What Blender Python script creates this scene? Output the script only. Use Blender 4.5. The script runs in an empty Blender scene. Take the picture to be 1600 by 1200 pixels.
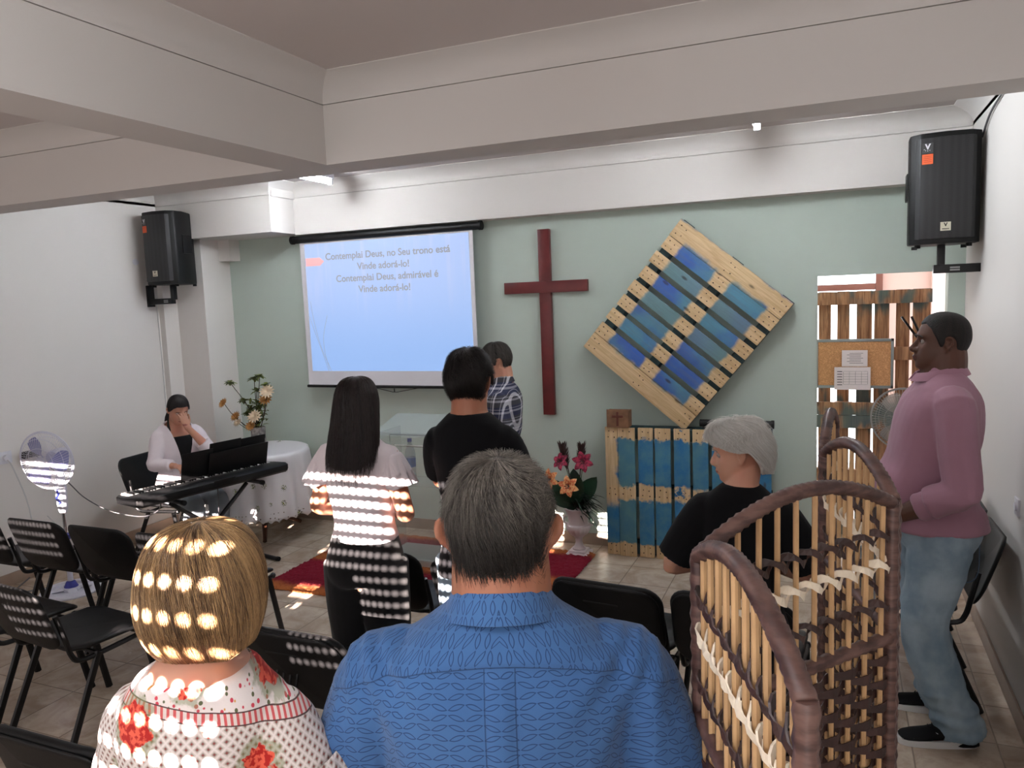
import bpy, bmesh, math, random
import numpy as np
from mathutils import Vector, Matrix
C = bpy.context.scene
COL = C.collection
PI = math.pi
R = math.radians
random.seed(7)

# ------------------------------------------------------------------ camera, world, light, exposure
CAM_YAW, CAM_PITCH, CAM_ROLL, CAM_F, CAM_H = 23.02839773, -6.40909563, -2.25712393, 1197.09, 1.98
def cam_setup():
    y, p, r = R(CAM_YAW), R(CAM_PITCH), R(CAM_ROLL)
    fwd = Vector((-math.sin(y)*math.cos(p), math.cos(y)*math.cos(p), math.sin(p)))
    right = Vector((math.cos(y), math.sin(y), 0))
    up = right.cross(fwd)
    r2 = right*math.cos(r) + up*math.sin(r); u2 = -right*math.sin(r) + up*math.cos(r)
    m = Matrix(((r2.x, u2.x, -fwd.x, 0), (r2.y, u2.y, -fwd.y, 0), (r2.z, u2.z, -fwd.z, CAM_H), (0, 0, 0, 1)))
    cam = bpy.data.cameras.new('camera'); cam.sensor_width = 36; cam.lens = CAM_F/1600*36
    cam.clip_start = 0.02; cam.clip_end = 200
    o = bpy.data.objects.new('camera', cam); COL.objects.link(o); o.matrix_world = m
    C.camera = o
cam_setup()
C.view_settings.view_transform = 'Standard'; C.view_settings.look = 'None'
C.view_settings.gamma = 1; C.view_settings.use_curve_mapping = False
C.view_settings.exposure = 0.42
C.cycles.use_denoising = True
C.cycles.max_bounces = 7; C.cycles.diffuse_bounces = 5; C.cycles.glossy_bounces = 3
C.cycles.transmission_bounces = 4; C.cycles.transparent_max_bounces = 12
C.cycles.caustics_reflective = False; C.cycles.caustics_refractive = False
C.cycles.sample_clamp_indirect = 4.0

w = bpy.data.worlds.new('world'); C.world = w; w.use_nodes = True
w.node_tree.nodes['Background'].inputs[0].default_value = (0.93, 0.96, 1.0, 1)
w.node_tree.nodes['Background'].inputs[1].default_value = 4.0

SUN_DIR = Vector((-0.165, 1.0, -0.33)).normalized()      # low sun entering from behind through the perforated shutter
def lamp(name, kind, energy, loc, direction, color=(1, 1, 1), size=1, size_y=None, spread=None):
    l = bpy.data.lights.new(name, kind); l.energy = energy; l.color = color
    o = bpy.data.objects.new(name, l); COL.objects.link(o); o.location = loc
    o.rotation_euler = Vector(direction).to_track_quat('-Z', 'Y').to_euler()
    if kind == 'AREA':
        l.shape = 'RECTANGLE'; l.size = size; l.size_y = size_y or size
        if spread: l.spread = spread
    return o, l
so, sl = lamp('sun', 'SUN', 185.0, (0, -8, 6), SUN_DIR, (1.0, 0.83, 0.76)); sl.angle = R(0.33)
lamp('daylight_rear_window', 'AREA', 24, (-2.9, -0.93, 1.45), (0.02, 1, 0.0), (1.0, 0.91, 0.90), 4.6, 1.4)
lamp('fill_rear_right', 'AREA', 15, (.12, -.965, 1.35), (-.15, 1, 0.0), (1.0, 0.95, 0.93), 1.0, 1.7)  # added fill lamp in front of the solid rear wall, no opening there
lamp('daylight_back_room', 'AREA', 24, (0.0, 7.9, 1.5), (0, -1, -0.05), (0.97, 0.98, 1.0), 1.6, 1.6)

# ------------------------------------------------------------------ helpers
def c(r, g=None, b=None):
    if g is None: r, g, b = r
    f = lambda v: (v/255/12.92) if v/255 <= 0.04045 else ((v/255+0.055)/1.055)**2.4
    return (f(r), f(g), f(b), 1)

class G:
    """small wrapper that writes node graphs"""
    def __init__(s, name, rough=0.5, metal=0.0, spec=0.5):
        s.m = bpy.data.materials.new(name); s.m.use_nodes = True
        s.nt = s.m.node_tree; s.b = s.nt.nodes['Principled BSDF']
        s.b.inputs['Roughness'].default_value = rough; s.b.inputs['Metallic'].default_value = metal
        s.b.inputs['Specular IOR Level'].default_value = spec
        s._co = None
    def lk(s, a, inp):
        if hasattr(a, 'links'): s.nt.links.new(a, inp)
        else:
            try: inp.default_value = a
            except Exception: inp.default_value = (a, a, a) if not hasattr(a, '__len__') else tuple(a)[:len(inp.default_value)]
    def math(s, op, a, b=0.0, cc=None, clamp=False):
        n = s.nt.nodes.new('ShaderNodeMath'); n.operation = op; n.use_clamp = clamp
        s.lk(a, n.inputs[0]); s.lk(b, n.inputs[1])
        if cc is not None: s.lk(cc, n.inputs[2])
        return n.outputs[0]
    def co(s, kind='Object'):
        if s._co is None: s._co = s.nt.nodes.new('ShaderNodeTexCoord')
        return s._co.outputs[kind]
    def xyz(s, v=None):
        n = s.nt.nodes.new('ShaderNodeSeparateXYZ'); s.nt.links.new(v or s.co(), n.inputs[0]); return n.outputs
    def vec(s, x, y, z):
        n = s.nt.nodes.new('ShaderNodeCombineXYZ')
        for i, a in enumerate((x, y, z)): s.lk(a, n.inputs[i])
        return n.outputs[0]
    def scale(s, v, k):
        n = s.nt.nodes.new('ShaderNodeVectorMath'); n.operation = 'MULTIPLY'; s.lk(v, n.inputs[0]); n.inputs[1].default_value = k; return n.outputs[0]
    def add(s, v, k):
        n = s.nt.nodes.new('ShaderNodeVectorMath'); n.operation = 'ADD'; s.lk(v, n.inputs[0]); s.lk(k, n.inputs[1]); return n.outputs[0]
    def noise(s, v=None, scale=5, detail=3, rough=0.5, color=False, dist=0.0):
        n = s.nt.nodes.new('ShaderNodeTexNoise'); s.lk(v or s.co(), n.inputs['Vector'])
        n.inputs['Scale'].default_value = scale; n.inputs['Detail'].default_value = detail
        n.inputs['Roughness'].default_value = rough; n.inputs['Distortion'].default_value = dist
        return n.outputs['Color'] if color else n.outputs['Fac']
    def vor(s, v=None, scale=5, feature='F1', rnd=1.0, out='Distance'):
        n = s.nt.nodes.new('ShaderNodeTexVoronoi'); n.feature = feature; s.lk(v or s.co(), n.inputs['Vector'])
        n.inputs['Scale'].default_value = scale; n.inputs['Randomness'].default_value = rnd
        return n.outputs[out]
    def mix(s, f, a, b, mode='MIX'):
        n = s.nt.nodes.new('ShaderNodeMix'); n.data_type = 'RGBA'; n.blend_type = mode
        s.lk(f, n.inputs[0]); s.lk(a, n.inputs[6]); s.lk(b, n.inputs[7]); return n.outputs[2]
    def step(s, v, lo, hi):
        n = s.nt.nodes.new('ShaderNodeMapRange'); n.interpolation_type = 'SMOOTHSTEP'
        s.lk(v, n.inputs['Value']); n.inputs['From Min'].default_value = lo; n.inputs['From Max'].default_value = hi
        return n.outputs['Result']
    def inv(s, v): return s.math('SUBTRACT', 1.0, v)
    def color(s, v): s.lk(v, s.b.inputs['Base Color']); return s
    def bump(s, h, strength=0.3, dist=0.01):
        n = s.nt.nodes.new('ShaderNodeBump'); n.inputs['Strength'].default_value = strength
        n.inputs['Distance'].default_value = dist; s.lk(h, n.inputs['Height']); s.nt.links.new(n.outputs[0], s.b.inputs['Normal']); return s

def mat(name, col, rough=0.5, metal=0.0, spec=0.5, vary=None, bump=None, emis=None, sheen=0, sss=0, alpha=None, trans=0):
    g = G(name, rough, metal, spec); cc = c(col)
    if vary:
        f = g.noise(scale=vary[0], detail=4); f = g.step(f, 0.3, 0.7)
        d = tuple(x*(1-vary[1]) for x in cc[:3])+(1,); l = tuple(min(1, x*(1+vary[1])) for x in cc[:3])+(1,)
        g.color(g.mix(f, d, l))
    else: g.color(cc)
    if bump: g.bump(g.noise(scale=bump[0], detail=3), bump[1], bump[2] if len(bump) > 2 else 0.01)
    if emis: g.b.inputs['Emission Color'].default_value = c(emis[0]); g.b.inputs['Emission Strength'].default_value = emis[1]
    if sheen: g.b.inputs['Sheen Weight'].default_value = sheen
    if sss:
        g.b.inputs['Subsurface Weight'].default_value = sss; g.b.inputs['Subsurface Scale'].default_value = 0.012
        g.b.inputs['Subsurface Radius'].default_value = (1, .35, .2)
    if alpha is not None: g.b.inputs['Alpha'].default_value = alpha
    if trans: g.b.inputs['Transmission Weight'].default_value = trans
    return g.m

def perp(d, hint=Vector((0, 0, 1))):
    d = d.normalized()
    if abs(d.dot(hint.normalized())) > 0.98: hint = Vector((0, 1, 0)) if abs(d.y) < .9 else Vector((1, 0, 0))
    a = d.cross(hint).normalized(); b = a.cross(d).normalized()
    return a, b

def catmull(pts, k):
    P = [np.array(p, float) for p in pts]; P = [2*P[0]-P[1]] + P + [2*P[-1]-P[-2]]; out = []
    for i in range(1, len(P)-2):
        for j in range(k):
            t = j/k; a, b, d, e = P[i-1], P[i], P[i+1], P[i+2]
            out.append(0.5*((2*b)+(-a+d)*t+(2*a-5*b+4*d-e)*t*t+(-a+3*b-3*d+e)*t**3))
    out.append(P[-2]); return out

class MB:
    """collects shapes and links them as one mesh"""
    def __init__(s): s.v = []; s.f = []; s.mi = []; s.cur = 0
    def poly(s, vs, fs):
        o = len(s.v); s.v += [tuple(map(float, v)) for v in vs]; s.f += [tuple(i+o for i in f) for f in fs]; s.mi += [s.cur]*len(fs); return s
    def box(s, cx, cy, cz, sx, sy, sz, rot=None, pivot=None):
        vs = []
        for dz in (-.5, .5):
            for dx, dy in ((-.5, -.5), (.5, -.5), (.5, .5), (-.5, .5)):
                p = Vector((dx*sx, dy*sy, dz*sz))
                if rot: p = rot @ p
                vs.append((p.x+cx, p.y+cy, p.z+cz))
        return s.poly(vs, [(3, 2, 1, 0), (4, 5, 6, 7), (0, 1, 5, 4), (1, 2, 6, 5), (2, 3, 7, 6), (3, 0, 4, 7)])
    def rbox(s, x0, x1, y0, y1, z0, z1): return s.box((x0+x1)/2, (y0+y1)/2, (z0+z1)/2, x1-x0, y1-y0, z1-z0)
    def prism(s, pts, a, b):
        """pts: closed list of 3d points, extruded from offset a to offset b (vectors)"""
        n = len(pts); A = [Vector(p)+Vector(a) for p in pts]; B = [Vector(p)+Vector(b) for p in pts]
        return s.poly([tuple(p) for p in A+B], [tuple(range(n-1, -1, -1)), tuple(range(n, 2*n))]+[(i, (i+1) % n, n+(i+1) % n, n+i) for i in range(n)])
    def tube(s, pts, r, n=8, smooth=0, hint=(0, 0, 1), flat=1.0, cap=True):
        """r: number, or list per point (radius or (a,b))"""
        pts = [Vector(p) for p in pts]; m0 = len(pts)
        rr = list(r) if hasattr(r, '__len__') else [r]*m0
        rr = [(x, x*flat) if not hasattr(x, '__len__') else tuple(x) for x in rr]
        if smooth:
            q = catmull([tuple(p)+tuple(x) for p, x in zip(pts, rr)], smooth)
            pts = [Vector(x[:3]) for x in q]; rr = [(abs(x[3]), abs(x[4])) for x in q]
        vs = []; m = len(pts); h = Vector(hint)
        for i in range(m):
            d = (pts[min(i+1, m-1)]-pts[max(i-1, 0)])
            if d.length < 1e-9: d = Vector((0, 0, 1))
            a, b = perp(d, h)
            if i and a.dot(la) < 0: a, b = -a, -b
            if i:  # parallel transport keeps the section from twisting
                a = (la - d.normalized()*la.dot(d.normalized())); a = a.normalized() if a.length > 1e-6 else perp(d, h)[0]; b = a.cross(d.normalized()).normalized()
            la = a
            for k in range(n):
                t = 2*PI*k/n; vs.append(tuple(pts[i]+a*(math.cos(t)*rr[i][0])+b*(math.sin(t)*rr[i][1])))
        fs = [(i*n+k, i*n+(k+1) % n, (i+1)*n+(k+1) % n, (i+1)*n+k) for i in range(m-1) for k in range(n)]
        if cap: fs += [tuple(range(n-1, -1, -1)), tuple(range((m-1)*n, m*n))]
        return s.poly(vs, fs)
    def rings(s, rings, cap=True):
        n = len(rings[0]); m = len(rings); vs = [p for r in rings for p in r]
        fs = [(i*n+k, i*n+(k+1) % n, (i+1)*n+(k+1) % n, (i+1)*n+k) for i in range(m-1) for k in range(n)]
        if cap: fs += [tuple(range(n-1, -1, -1)), tuple(range((m-1)*n, m*n))]
        return s.poly(vs, fs)
    def lathe(s, prof, cx=0, cy=0, cz=0, n=24, fn=None, axis=None):
        rs = []
        for r, z in prof:
            ring = []
            for k in range(n):
                t = 2*PI*k/n; q = r*(fn(t, z) if fn else 1); p = Vector((math.cos(t)*q, math.sin(t)*q, z))
                if axis is not None: p = axis @ p
                ring.append((p.x+cx, p.y+cy, p.z+cz))
            rs.append(ring)
        return s.rings(rs)
    def ball(s, p, r, n=12, rot=None):
        r = r if hasattr(r, '__len__') else (r, r, r); rs = []
        for i in range(n//2+1):
            ph = PI*i/(n//2); ph = min(max(ph, .06), PI-.06); ring = []
            for k in range(n):
                t = 2*PI*k/n; q = Vector((r[0]*math.sin(ph)*math.cos(t), r[1]*math.sin(ph)*math.sin(t), -r[2]*math.cos(ph)))
                if rot: q = rot @ q
                ring.append((q.x+p[0], q.y+p[1], q.z+p[2]))
            rs.append(ring)
        return s.rings(rs)
    def build(s, name, m, parent=None, smooth=False, bevel=0, loc=None, auto=None):
        me = bpy.data.meshes.new(name); me.from_pydata(s.v, [], s.f); me.update()
        ms = m if isinstance(m, (list, tuple)) else [m]
        for x in ms: me.materials.append(x)
        if len(ms) > 1: me.polygons.foreach_set('material_index', s.mi)
        bm = bmesh.new(); bm.from_mesh(me); bmesh.ops.recalc_face_normals(bm, faces=bm.faces)
        if bevel: bmesh.ops.bevel(bm, geom=[e for e in bm.edges if e.calc_face_angle(0) > 0.6], offset=bevel, segments=2, profile=.6, affect='EDGES', clamp_overlap=True)
        bm.to_mesh(me); bm.free()
        if smooth or bevel:
            me.polygons.foreach_set('use_smooth', [True]*len(me.polygons))
            me.set_sharp_from_angle(angle=R(auto or 38))
        o = bpy.data.objects.new(name, me); COL.objects.link(o)
        if parent: o.parent = parent
        if loc: o.location = loc
        return o

def tag(o, label=None, cat=None, group=None, kind=None):
    if label: o['label'] = label
    if cat: o['category'] = cat
    if group: o['group'] = group
    if kind: o['kind'] = kind
    return o
def thing(name, label, cat, loc=(0, 0, 0), rz=0, group=None):
    o = bpy.data.objects.new(name, None); COL.objects.link(o); o.location = loc; o.rotation_euler = (0, 0, rz); o.empty_display_size = .1
    return tag(o, label, cat, group)
def struct(name, mb, m, **k): return tag(mb.build(name, m, **k), kind='structure')
def kids(o): return [x for x in COL.objects if x.parent == o]
def dup(o, loc, rz, label, group=None):
    r = o.copy(); COL.objects.link(r); r.location = loc; r.rotation_euler = (0, 0, rz); r['label'] = label
    if group: r['group'] = group
    for ch in kids(o):
        q = ch.copy(); COL.objects.link(q); q.parent = r
        for gch in kids(ch):
            d = gch.copy(); COL.objects.link(d); d.parent = q
    return r
def pad(outline, prof, bend=None):
    """rounded slab: outline in (u,v); prof list of (inset scale, half thickness); returns MB in x,z plane, thickness along y"""
    mb = MB(); n = len(outline); rs = []
    for side in (1, -1):
        for sc, th in (prof if side == 1 else prof[::-1]):
            ring = []
            for u, v in outline:
                x, z = u*sc, v*sc; y = -side*th
                p = (x, y, z)
                if bend: p = bend(p)
                ring.append(p)
            rs.append(ring)
    # order: inner front -> rim -> inner back
    mb.rings(rs); return mb
def rrect(w, h, r, k=6, taper=0):
    o = []
    for cx, cy, a0 in ((w/2-r, h/2-r, 0), (-w/2+r, h/2-r, 90), (-w/2+r, -h/2+r, 180), (w/2-r, -h/2+r, 270)):
        for j in range(k+1):
            a = R(a0+90*j/k); x = cx+r*math.cos(a); y = cy+r*math.sin(a); o.append((x*(1-taper*(y/h)), y))
    return o
def textobj(body, size, m, parent, loc, rot, align='CENTER', name='text', offset=0.0, ext=0.0004):
    cu = bpy.data.curves.new(name, 'FONT'); cu.body = body; cu.size = size; cu.align_x = align; cu.offset = offset; cu.extrude = ext
    o = bpy.data.objects.new('tmp', cu); COL.objects.link(o)
    dg = bpy.context.evaluated_depsgraph_get(); me = bpy.data.meshes.new_from_object(o.evaluated_get(dg))
    bpy.data.objects.remove(o); me.materials.clear(); me.materials.append(m)
    q = bpy.data.objects.new(name, me); COL.objects.link(q); q.location = loc; q.rotation_euler = rot
    if parent: q.parent = parent
    return q
# ------------------------------------------------------------------ materials
def plaster(name, col, amt=.03, sc=1.3):
    g = G(name, .75, spec=.25); cc = c(col)
    f = g.noise(scale=sc, detail=5, rough=.6)
    g.color(g.mix(f, tuple(x*(1-amt) for x in cc[:3])+(1,), tuple(min(1, x*(1+amt)) for x in cc[:3])+(1,)))
    g.bump(g.noise(scale=90, detail=4), .06, .004); return g.m
M_white = plaster('white_plaster', (222, 218, 214))
M_ceil = plaster('ceiling_plaster', (214, 206, 203))
M_green = plaster('green_wall_paint', (186, 199, 190), .035, .9)
M_pink = plaster('back_room_paint', (234, 220, 216))
def tile_mat():
    g = G('beige_floor_tiles', .22, spec=.5)
    X, Y, Z = g.xyz(); T = .335
    u = g.math('DIVIDE', g.math('ADD', X, 8.06), T); v = g.math('DIVIDE', g.math('ADD', Y, 8.1), T)
    fu = g.math('FRACT', u); fv = g.math('FRACT', v)
    du = g.math('MINIMUM', fu, g.inv(fu)); dv = g.math('MINIMUM', fv, g.inv(fv)); d = g.math('MINIMUM', du, dv)
    grout = g.inv(g.step(d, .006, .013))
    cell = g.vec(g.math('FLOOR', u), g.math('FLOOR', v), 0)
    rn = g.nt.nodes.new('ShaderNodeTexWhiteNoise'); g.lk(cell, rn.inputs['Vector'])
    v2 = g.add(g.co(), g.scale(rn.outputs['Color'], (3, 3, 3)))
    n1 = g.noise(v2, 4.5, 7, .62, dist=.8); n2 = g.noise(v2, 16, 4, .6)
    col = g.mix(g.step(n1, .3, .7), c(166, 147, 129), c(203, 188, 171))
    col = g.mix(g.math('MULTIPLY', g.step(n2, .55, .75), .35), col, c(140, 120, 103))
    col = g.mix(g.math('MULTIPLY', rn.outputs['Value'], .18), col, c(176, 155, 136))
    col = g.mix(g.math('MULTIPLY', grout, .75), col, c(120, 107, 96)); g.color(col)
    g.lk(g.math('ADD', g.math('MULTIPLY', n2, .16), .16), g.b.inputs['Roughness'])
    g.bump(g.math('SUBTRACT', g.math('MULTIPLY', n2, .1), grout), .25, .002); return g.m
M_tile = tile_mat()
M_base = mat('brown_skirting_tile', (150, 131, 116), .35, vary=(6, .12))
M_black = mat('black_plastic', (11, 11, 12), .5, spec=.28, vary=(30, .2), bump=(160, .12, .002))
M_blackm = mat('black_metal', (10, 10, 11), .4, .0, spec=.35, bump=(90, .03, .002))
M_blackf = mat('black_vinyl', (9, 9, 10), .55, spec=.25, vary=(12, .2), bump=(300, .25, .001))
M_chrome = mat('chrome_steel', (190, 190, 195), .2, 1.0, bump=(40, .01))
M_wplas = mat('white_plastic', (215, 215, 222), .35, vary=(4, .03))
M_cross = mat('dark_red_wood_paint', (92, 27, 27), .35, vary=(7, .18), bump=(30, .08, .003))
M_soil = mat('dark_gap', (20, 19, 18), .8, vary=(8, .1))

# ------------------------------------------------------------------ room shell
XL, XR, YF, YB, ZC, ZG, ZB = -5.65, .765, 5.70, -1.0, 3.03, 2.915, 2.64
struct('floor', MB().rbox(XL-.3, XR+.3, YB-.3, 9.2, -.12, 0), M_tile)
struct('ceiling', MB().rbox(XL-.3, XR+.3, YB-.3, YF+.3, ZC, ZC+.15), M_ceil)
struct('wall_left', MB().rbox(XL-.2, XL, YB-.2, YF+.2, 0, ZC), M_white)
struct('wall_right', MB().rbox(XR, XR+.2, YB-.2, YF+.18, 0, ZC), M_white)
DX0, DX1, DZ = -.119, .668, 2.045
fw = MB(); fw.rbox(XL, DX0, YF, YF+.14, 0, ZC); fw.rbox(DX0, DX1, YF, YF+.14, DZ, ZC); fw.rbox(DX1, XR, YF, YF+.14, 0, ZC)
struct('wall_front', fw, M_green)
# rear wall with the tall shuttered opening
sx0, sx1, sz0, sz1 = -4.5, -.49, 1.56, 2.56
bw = MB(); bw.rbox(XL, sx0, YB-.2, YB, 0, ZC); bw.rbox(sx1, XR, YB-.2, YB, 0, ZC); bw.rbox(sx0, sx1, YB-.2, YB, 0, sz0); bw.rbox(sx0, sx1, YB-.2, YB, sz1, ZC)
struct('wall_back', bw, M_white)
wp = MB()
for a_ in ((-.42, .66, .45, .5), (-.42, .66, 2.2, 2.25)): wp.rbox(a_[0], a_[1], YB, YB+.03, a_[2], a_[3])
for x_ in (-.42, .1, .61): wp.rbox(x_, x_+.05, YB, YB+.03, .5, 2.2)
struct('fill_lamp_frame', wp, mat('grey_fill_lamp_frame', (120, 118, 116), .5, vary=(4, .03)))  # made-up frame around the added fill lamp, wall behind it is solid
def shutter():
    mb = MB(); px, pz = .0292, .055; rows = int((sz1-sz0)/pz)
    rnd = random.Random(3)
    y = YB-.04
    mb.rbox(sx1-px-.002, sx1+.05, y-.002, y+.002, sz0-.05, sz1+.05); mb.rbox(sx0-.05, sx1+.05, y-.002, y+.002, sz0+rows*pz-.001, sz1+.05)
    for j in range(rows):
        z0 = sz0+j*pz; zc = z0+pz/2
        n = int((sx1-sx0)/px)
        for i in range(n):
            x0 = sx0+i*px; xc = x0+px/2
            if xc > -1.30: ok = zc > 1.74  # unseen hole layout: closed cells shaped to shade where off-frame people would
            elif xc > -1.60: ok = zc > 2.07
            elif xc > -2.45: ok = False
            elif xc > -2.86: ok = 1.60 < zc < 2.14
            elif xc > -3.45: ok = False
            else: ok = zc > 1.88
            if not ok or i % 46 == 0:
                mb.poly([(x0, y, z0), (x0+px, y, z0), (x0+px, y, z0+pz), (x0, y, z0+pz)], [(0, 1, 2, 3)]); continue
            vs = []; a, b = .0076+rnd.uniform(-.0006, .0004), .0082
            for k in range(8):
                t = R(22.5+45*k); vs.append((xc+a*1.06*math.cos(t), y, zc+b*1.06*math.sin(t)))
            o = []   # outer points matching the eight rays
            for sxx, szz in ((.5, .21), (.21, .5), (-.21, .5), (-.5, .21), (-.5, -.21), (-.21, -.5), (.21, -.5), (.5, -.21)):
                o.append((xc+sxx*px, y, zc+szz*pz))
            cor = [(x0+px, y, z0+pz), (x0, y, z0+pz), (x0, y, z0), (x0+px, y, z0)]
            fs = [(k, (k+1) % 8, 8+(k+1) % 8, 8+k) for k in range(8)] + [(8, 9, 16), (10, 11, 17), (12, 13, 18), (14, 15, 19)]
            mb.poly(vs+o+cor, fs)
    struct('window_1', mb, mat('grey_shutter_slats', (150, 150, 150), .6, vary=(3, .03)))
shutter()
# beams and coffers
struct('trim_1', MB().rbox(-2.487, -2.23, YB, 3.105, ZB, ZG-.002), M_white)
struct('trim_2', MB().rbox(XL, XR, 3.105, 3.335, ZB, ZG-.002), M_white)
YBEAM = 5.56
fb = MB(); fb.rbox(-4.37, XR, YBEAM, YF, 2.60, ZG-.002)
struct('trim_3', fb, M_white)
bx_ = MB(); bx_.rbox(XL, -4.37, 5.25, YF, 2.61, ZG-.002); bx_.rbox(-5.26, -5.13, YF-.13, YF, 2.42, 2.61)
struct('trim_4', bx_, M_white)
col_ = MB(); col_.rbox(XL, -5.26, 5.35, YF, 0, 2.61); col_.rbox(XL, XL+.06, 5.19, 5.35, 0, 2.61)
struct('trim_5', col_, M_white)
# cove mouldings above the thin shadow groove: filled core set back, cove lip above
def cove_ring(x0, x1, y0, y1, inner=True):
    """cove running round a rectangular coffer seen from inside"""
    mb = MB(); prof = [(0, ZG+.002), (0, ZG+.025), (.012, ZG+.05), (.035, ZG+.075), (.07, ZG+.095), (.12, ZC-.004), (.12, ZC+.01), (-.06, ZC+.01), (-.06, ZG+.002)]
    for (ax, ay, bx, by, nx, ny) in ((x0, y0, x1, y0, 0, 1), (x1, y0, x1, y1, -1, 0), (x1, y1, x0, y1, 0, -1), (x0, y1, x0, y0, 1, 0)):
        A = [(ax+nx*d+(d*np.sign(bx-ax)), ay+ny*d+(d*np.sign(by-ay)), z) for d, z in prof]
        B = [(bx+nx*d-(d*np.sign(bx-ax)), by+ny*d-(d*np.sign(by-ay)), z) for d, z in prof]
        n = len(prof); mb.poly(A+B, [tuple(range(n)), tuple(range(2*n-1, n-1, -1))]+[(i, (i+1) % n, n+(i+1) % n, n+i) for i in range(n)])
    return mb
i = 6
for x0, x1, y0, y1 in ((-2.23, XR, YB, 3.105), (XL, -2.487, YB, 3.105), (-4.37, XR, 3.335, YBEAM), (XL, -4.37, 3.335, 5.25)):
    mb = cove_ring(x0, x1, y0, y1)
    if i in (8, 9):   # the front bay is one L-shaped coffer: only build its outer sides
        mb = MB()
        prof = [(0, ZG+.002), (0, ZG+.025), (.012, ZG+.05), (.035, ZG+.075), (.07, ZG+.095), (.12, ZC-.004), (.12, ZC+.01), (-.06, ZC+.01), (-.06, ZG+.002)]
        def seg(ax, ay, bx, by, nx, ny, ea, eb):
            tx, ty = np.sign(bx-ax), np.sign(by-ay)
            A = [(ax+nx*d+ea*d*tx, ay+ny*d+ea*d*ty, z) for d, z in prof]; B = [(bx+nx*d-eb*d*tx, by+ny*d-eb*d*ty, z) for d, z in prof]
            n = len(prof); mb.poly(A+B, [tuple(range(n)), tuple(range(2*n-1, n-1, -1))]+[(k, (k+1) % n, n+(k+1) % n, n+k) for k in range(n)])
        if i == 8:
            seg(XR, YBEAM, -4.37, YBEAM, 0, -1, 1, 1); seg(-4.37, YBEAM, -4.37, 5.25, 1, 0, 1, -1); seg(XR, 3.335, XR, YBEAM, -1, 0, 1, 1)
        else:
            seg(-4.37, 5.25, XL, 5.25, 0, -1, -1, 1); seg(XL, 5.25, XL, 3.335, 1, 0, 1, 1); seg(XL, 3.335, XR, 3.335, 0, 1, 1, 1)
    struct('trim_%d' % i, mb, M_white, smooth=True); i += 1
core = MB()   # solid behind the groove
core.rbox(-2.47, -2.247, YB, 3.12, ZG-.01, ZC); core.rbox(XL, XR, 3.122, 3.318, ZG-.01, ZC); core.rbox(-4.353, XR, YBEAM+.017, YF, ZG-.01, ZC); core.rbox(XL, -4.353, 5.267, YF, ZG-.01, ZC)
struct('trim_10', core, M_white)
# skirting tiles
def base(name, x0, x1, y0, y1):
    mb = MB(); mb.rbox(x0, x1, y0, y1, 0, .092); struct(name, mb, M_base, bevel=.002)
base('baseboard_front', -5.26, DX0, YF-.012, YF)
base('baseboard_front_2', DX1, XR, YF-.012, YF)
base('baseboard_left', XL, XL+.012, YB, 5.19)
base('baseboard_right', XR-.012, XR, YB, YF-.012)
base('baseboard_column', XL+.06, -5.248, 5.338, 5.35)
base('baseboard_column_2', -5.26, -5.248, 5.35, YF-.012)
# the room behind the doorway
br = MB(); br.rbox(-1.7, -1.6, YF+.14, 8.2, 0, 2.6); br.rbox(.80, .9, YF+.14, 8.2, 0, 2.6); br.rbox(-1.7, .9, YF+.14, 8.2, 2.5, 2.6)
br.rbox(.40, .9, 8.0, 8.1, 0, 2.6); br.rbox(-1.7, .4, 8.0, 8.1, 2.42, 2.6); br.rbox(-1.7, .4, 8.0, 8.1, 0, .1)
struct('wall_back_room', br, M_pink)
wf = MB(); wf.rbox(-1.6, .338, 7.94, 8.02, 1.925, 1.985); wf.rbox(.34, .40, 7.94, 8.02, .1, 2.42)
struct('window_2', wf, mat('brown_window_frame', (128, 92, 84), .5, vary=(5, .08)), bevel=.004)

# ------------------------------------------------------------------ ceiling tube lights
M_tube = mat('lit_fluorescent_tube', (255, 255, 255), .4, emis=((244, 250, 255), 112.0))
def fixture(x, y0, y1, label):
    t = thing('ceiling_light', label, 'ceiling light', (x, (y0+y1)/2, ZC-.006), 0, 'fluorescent lights on the front ceiling')
    L = y1-y0
    MB().rbox(-.032, .032, -L/2, L/2, -.045, 0).build('housing', M_wplas, t, bevel=.006)
    MB().tube([(0, -L/2+.02, -.07), (0, L/2-.02, -.07)], .015, 10).build('tube', M_tube, t, smooth=True)
    for s in (-1, 1): MB().rbox(-.02, .02, s*(L/2-.012)-.01, s*(L/2-.012)+.01, -.09, -.03).build('end_socket', M_wplas, t, bevel=.003)
fixture(-3.73, 3.98, 5.24, 'lit fluorescent ceiling tube near the projection screen')
fixture(-.45, 3.80, 5.04, 'lit fluorescent ceiling tube above the diamond pallet, mostly behind the beam')
fixture(-1.0, -.6, .6, 'added fluorescent fill tube on the ceiling behind the viewer')  # unseen fixture, added to brighten the near bay

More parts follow.
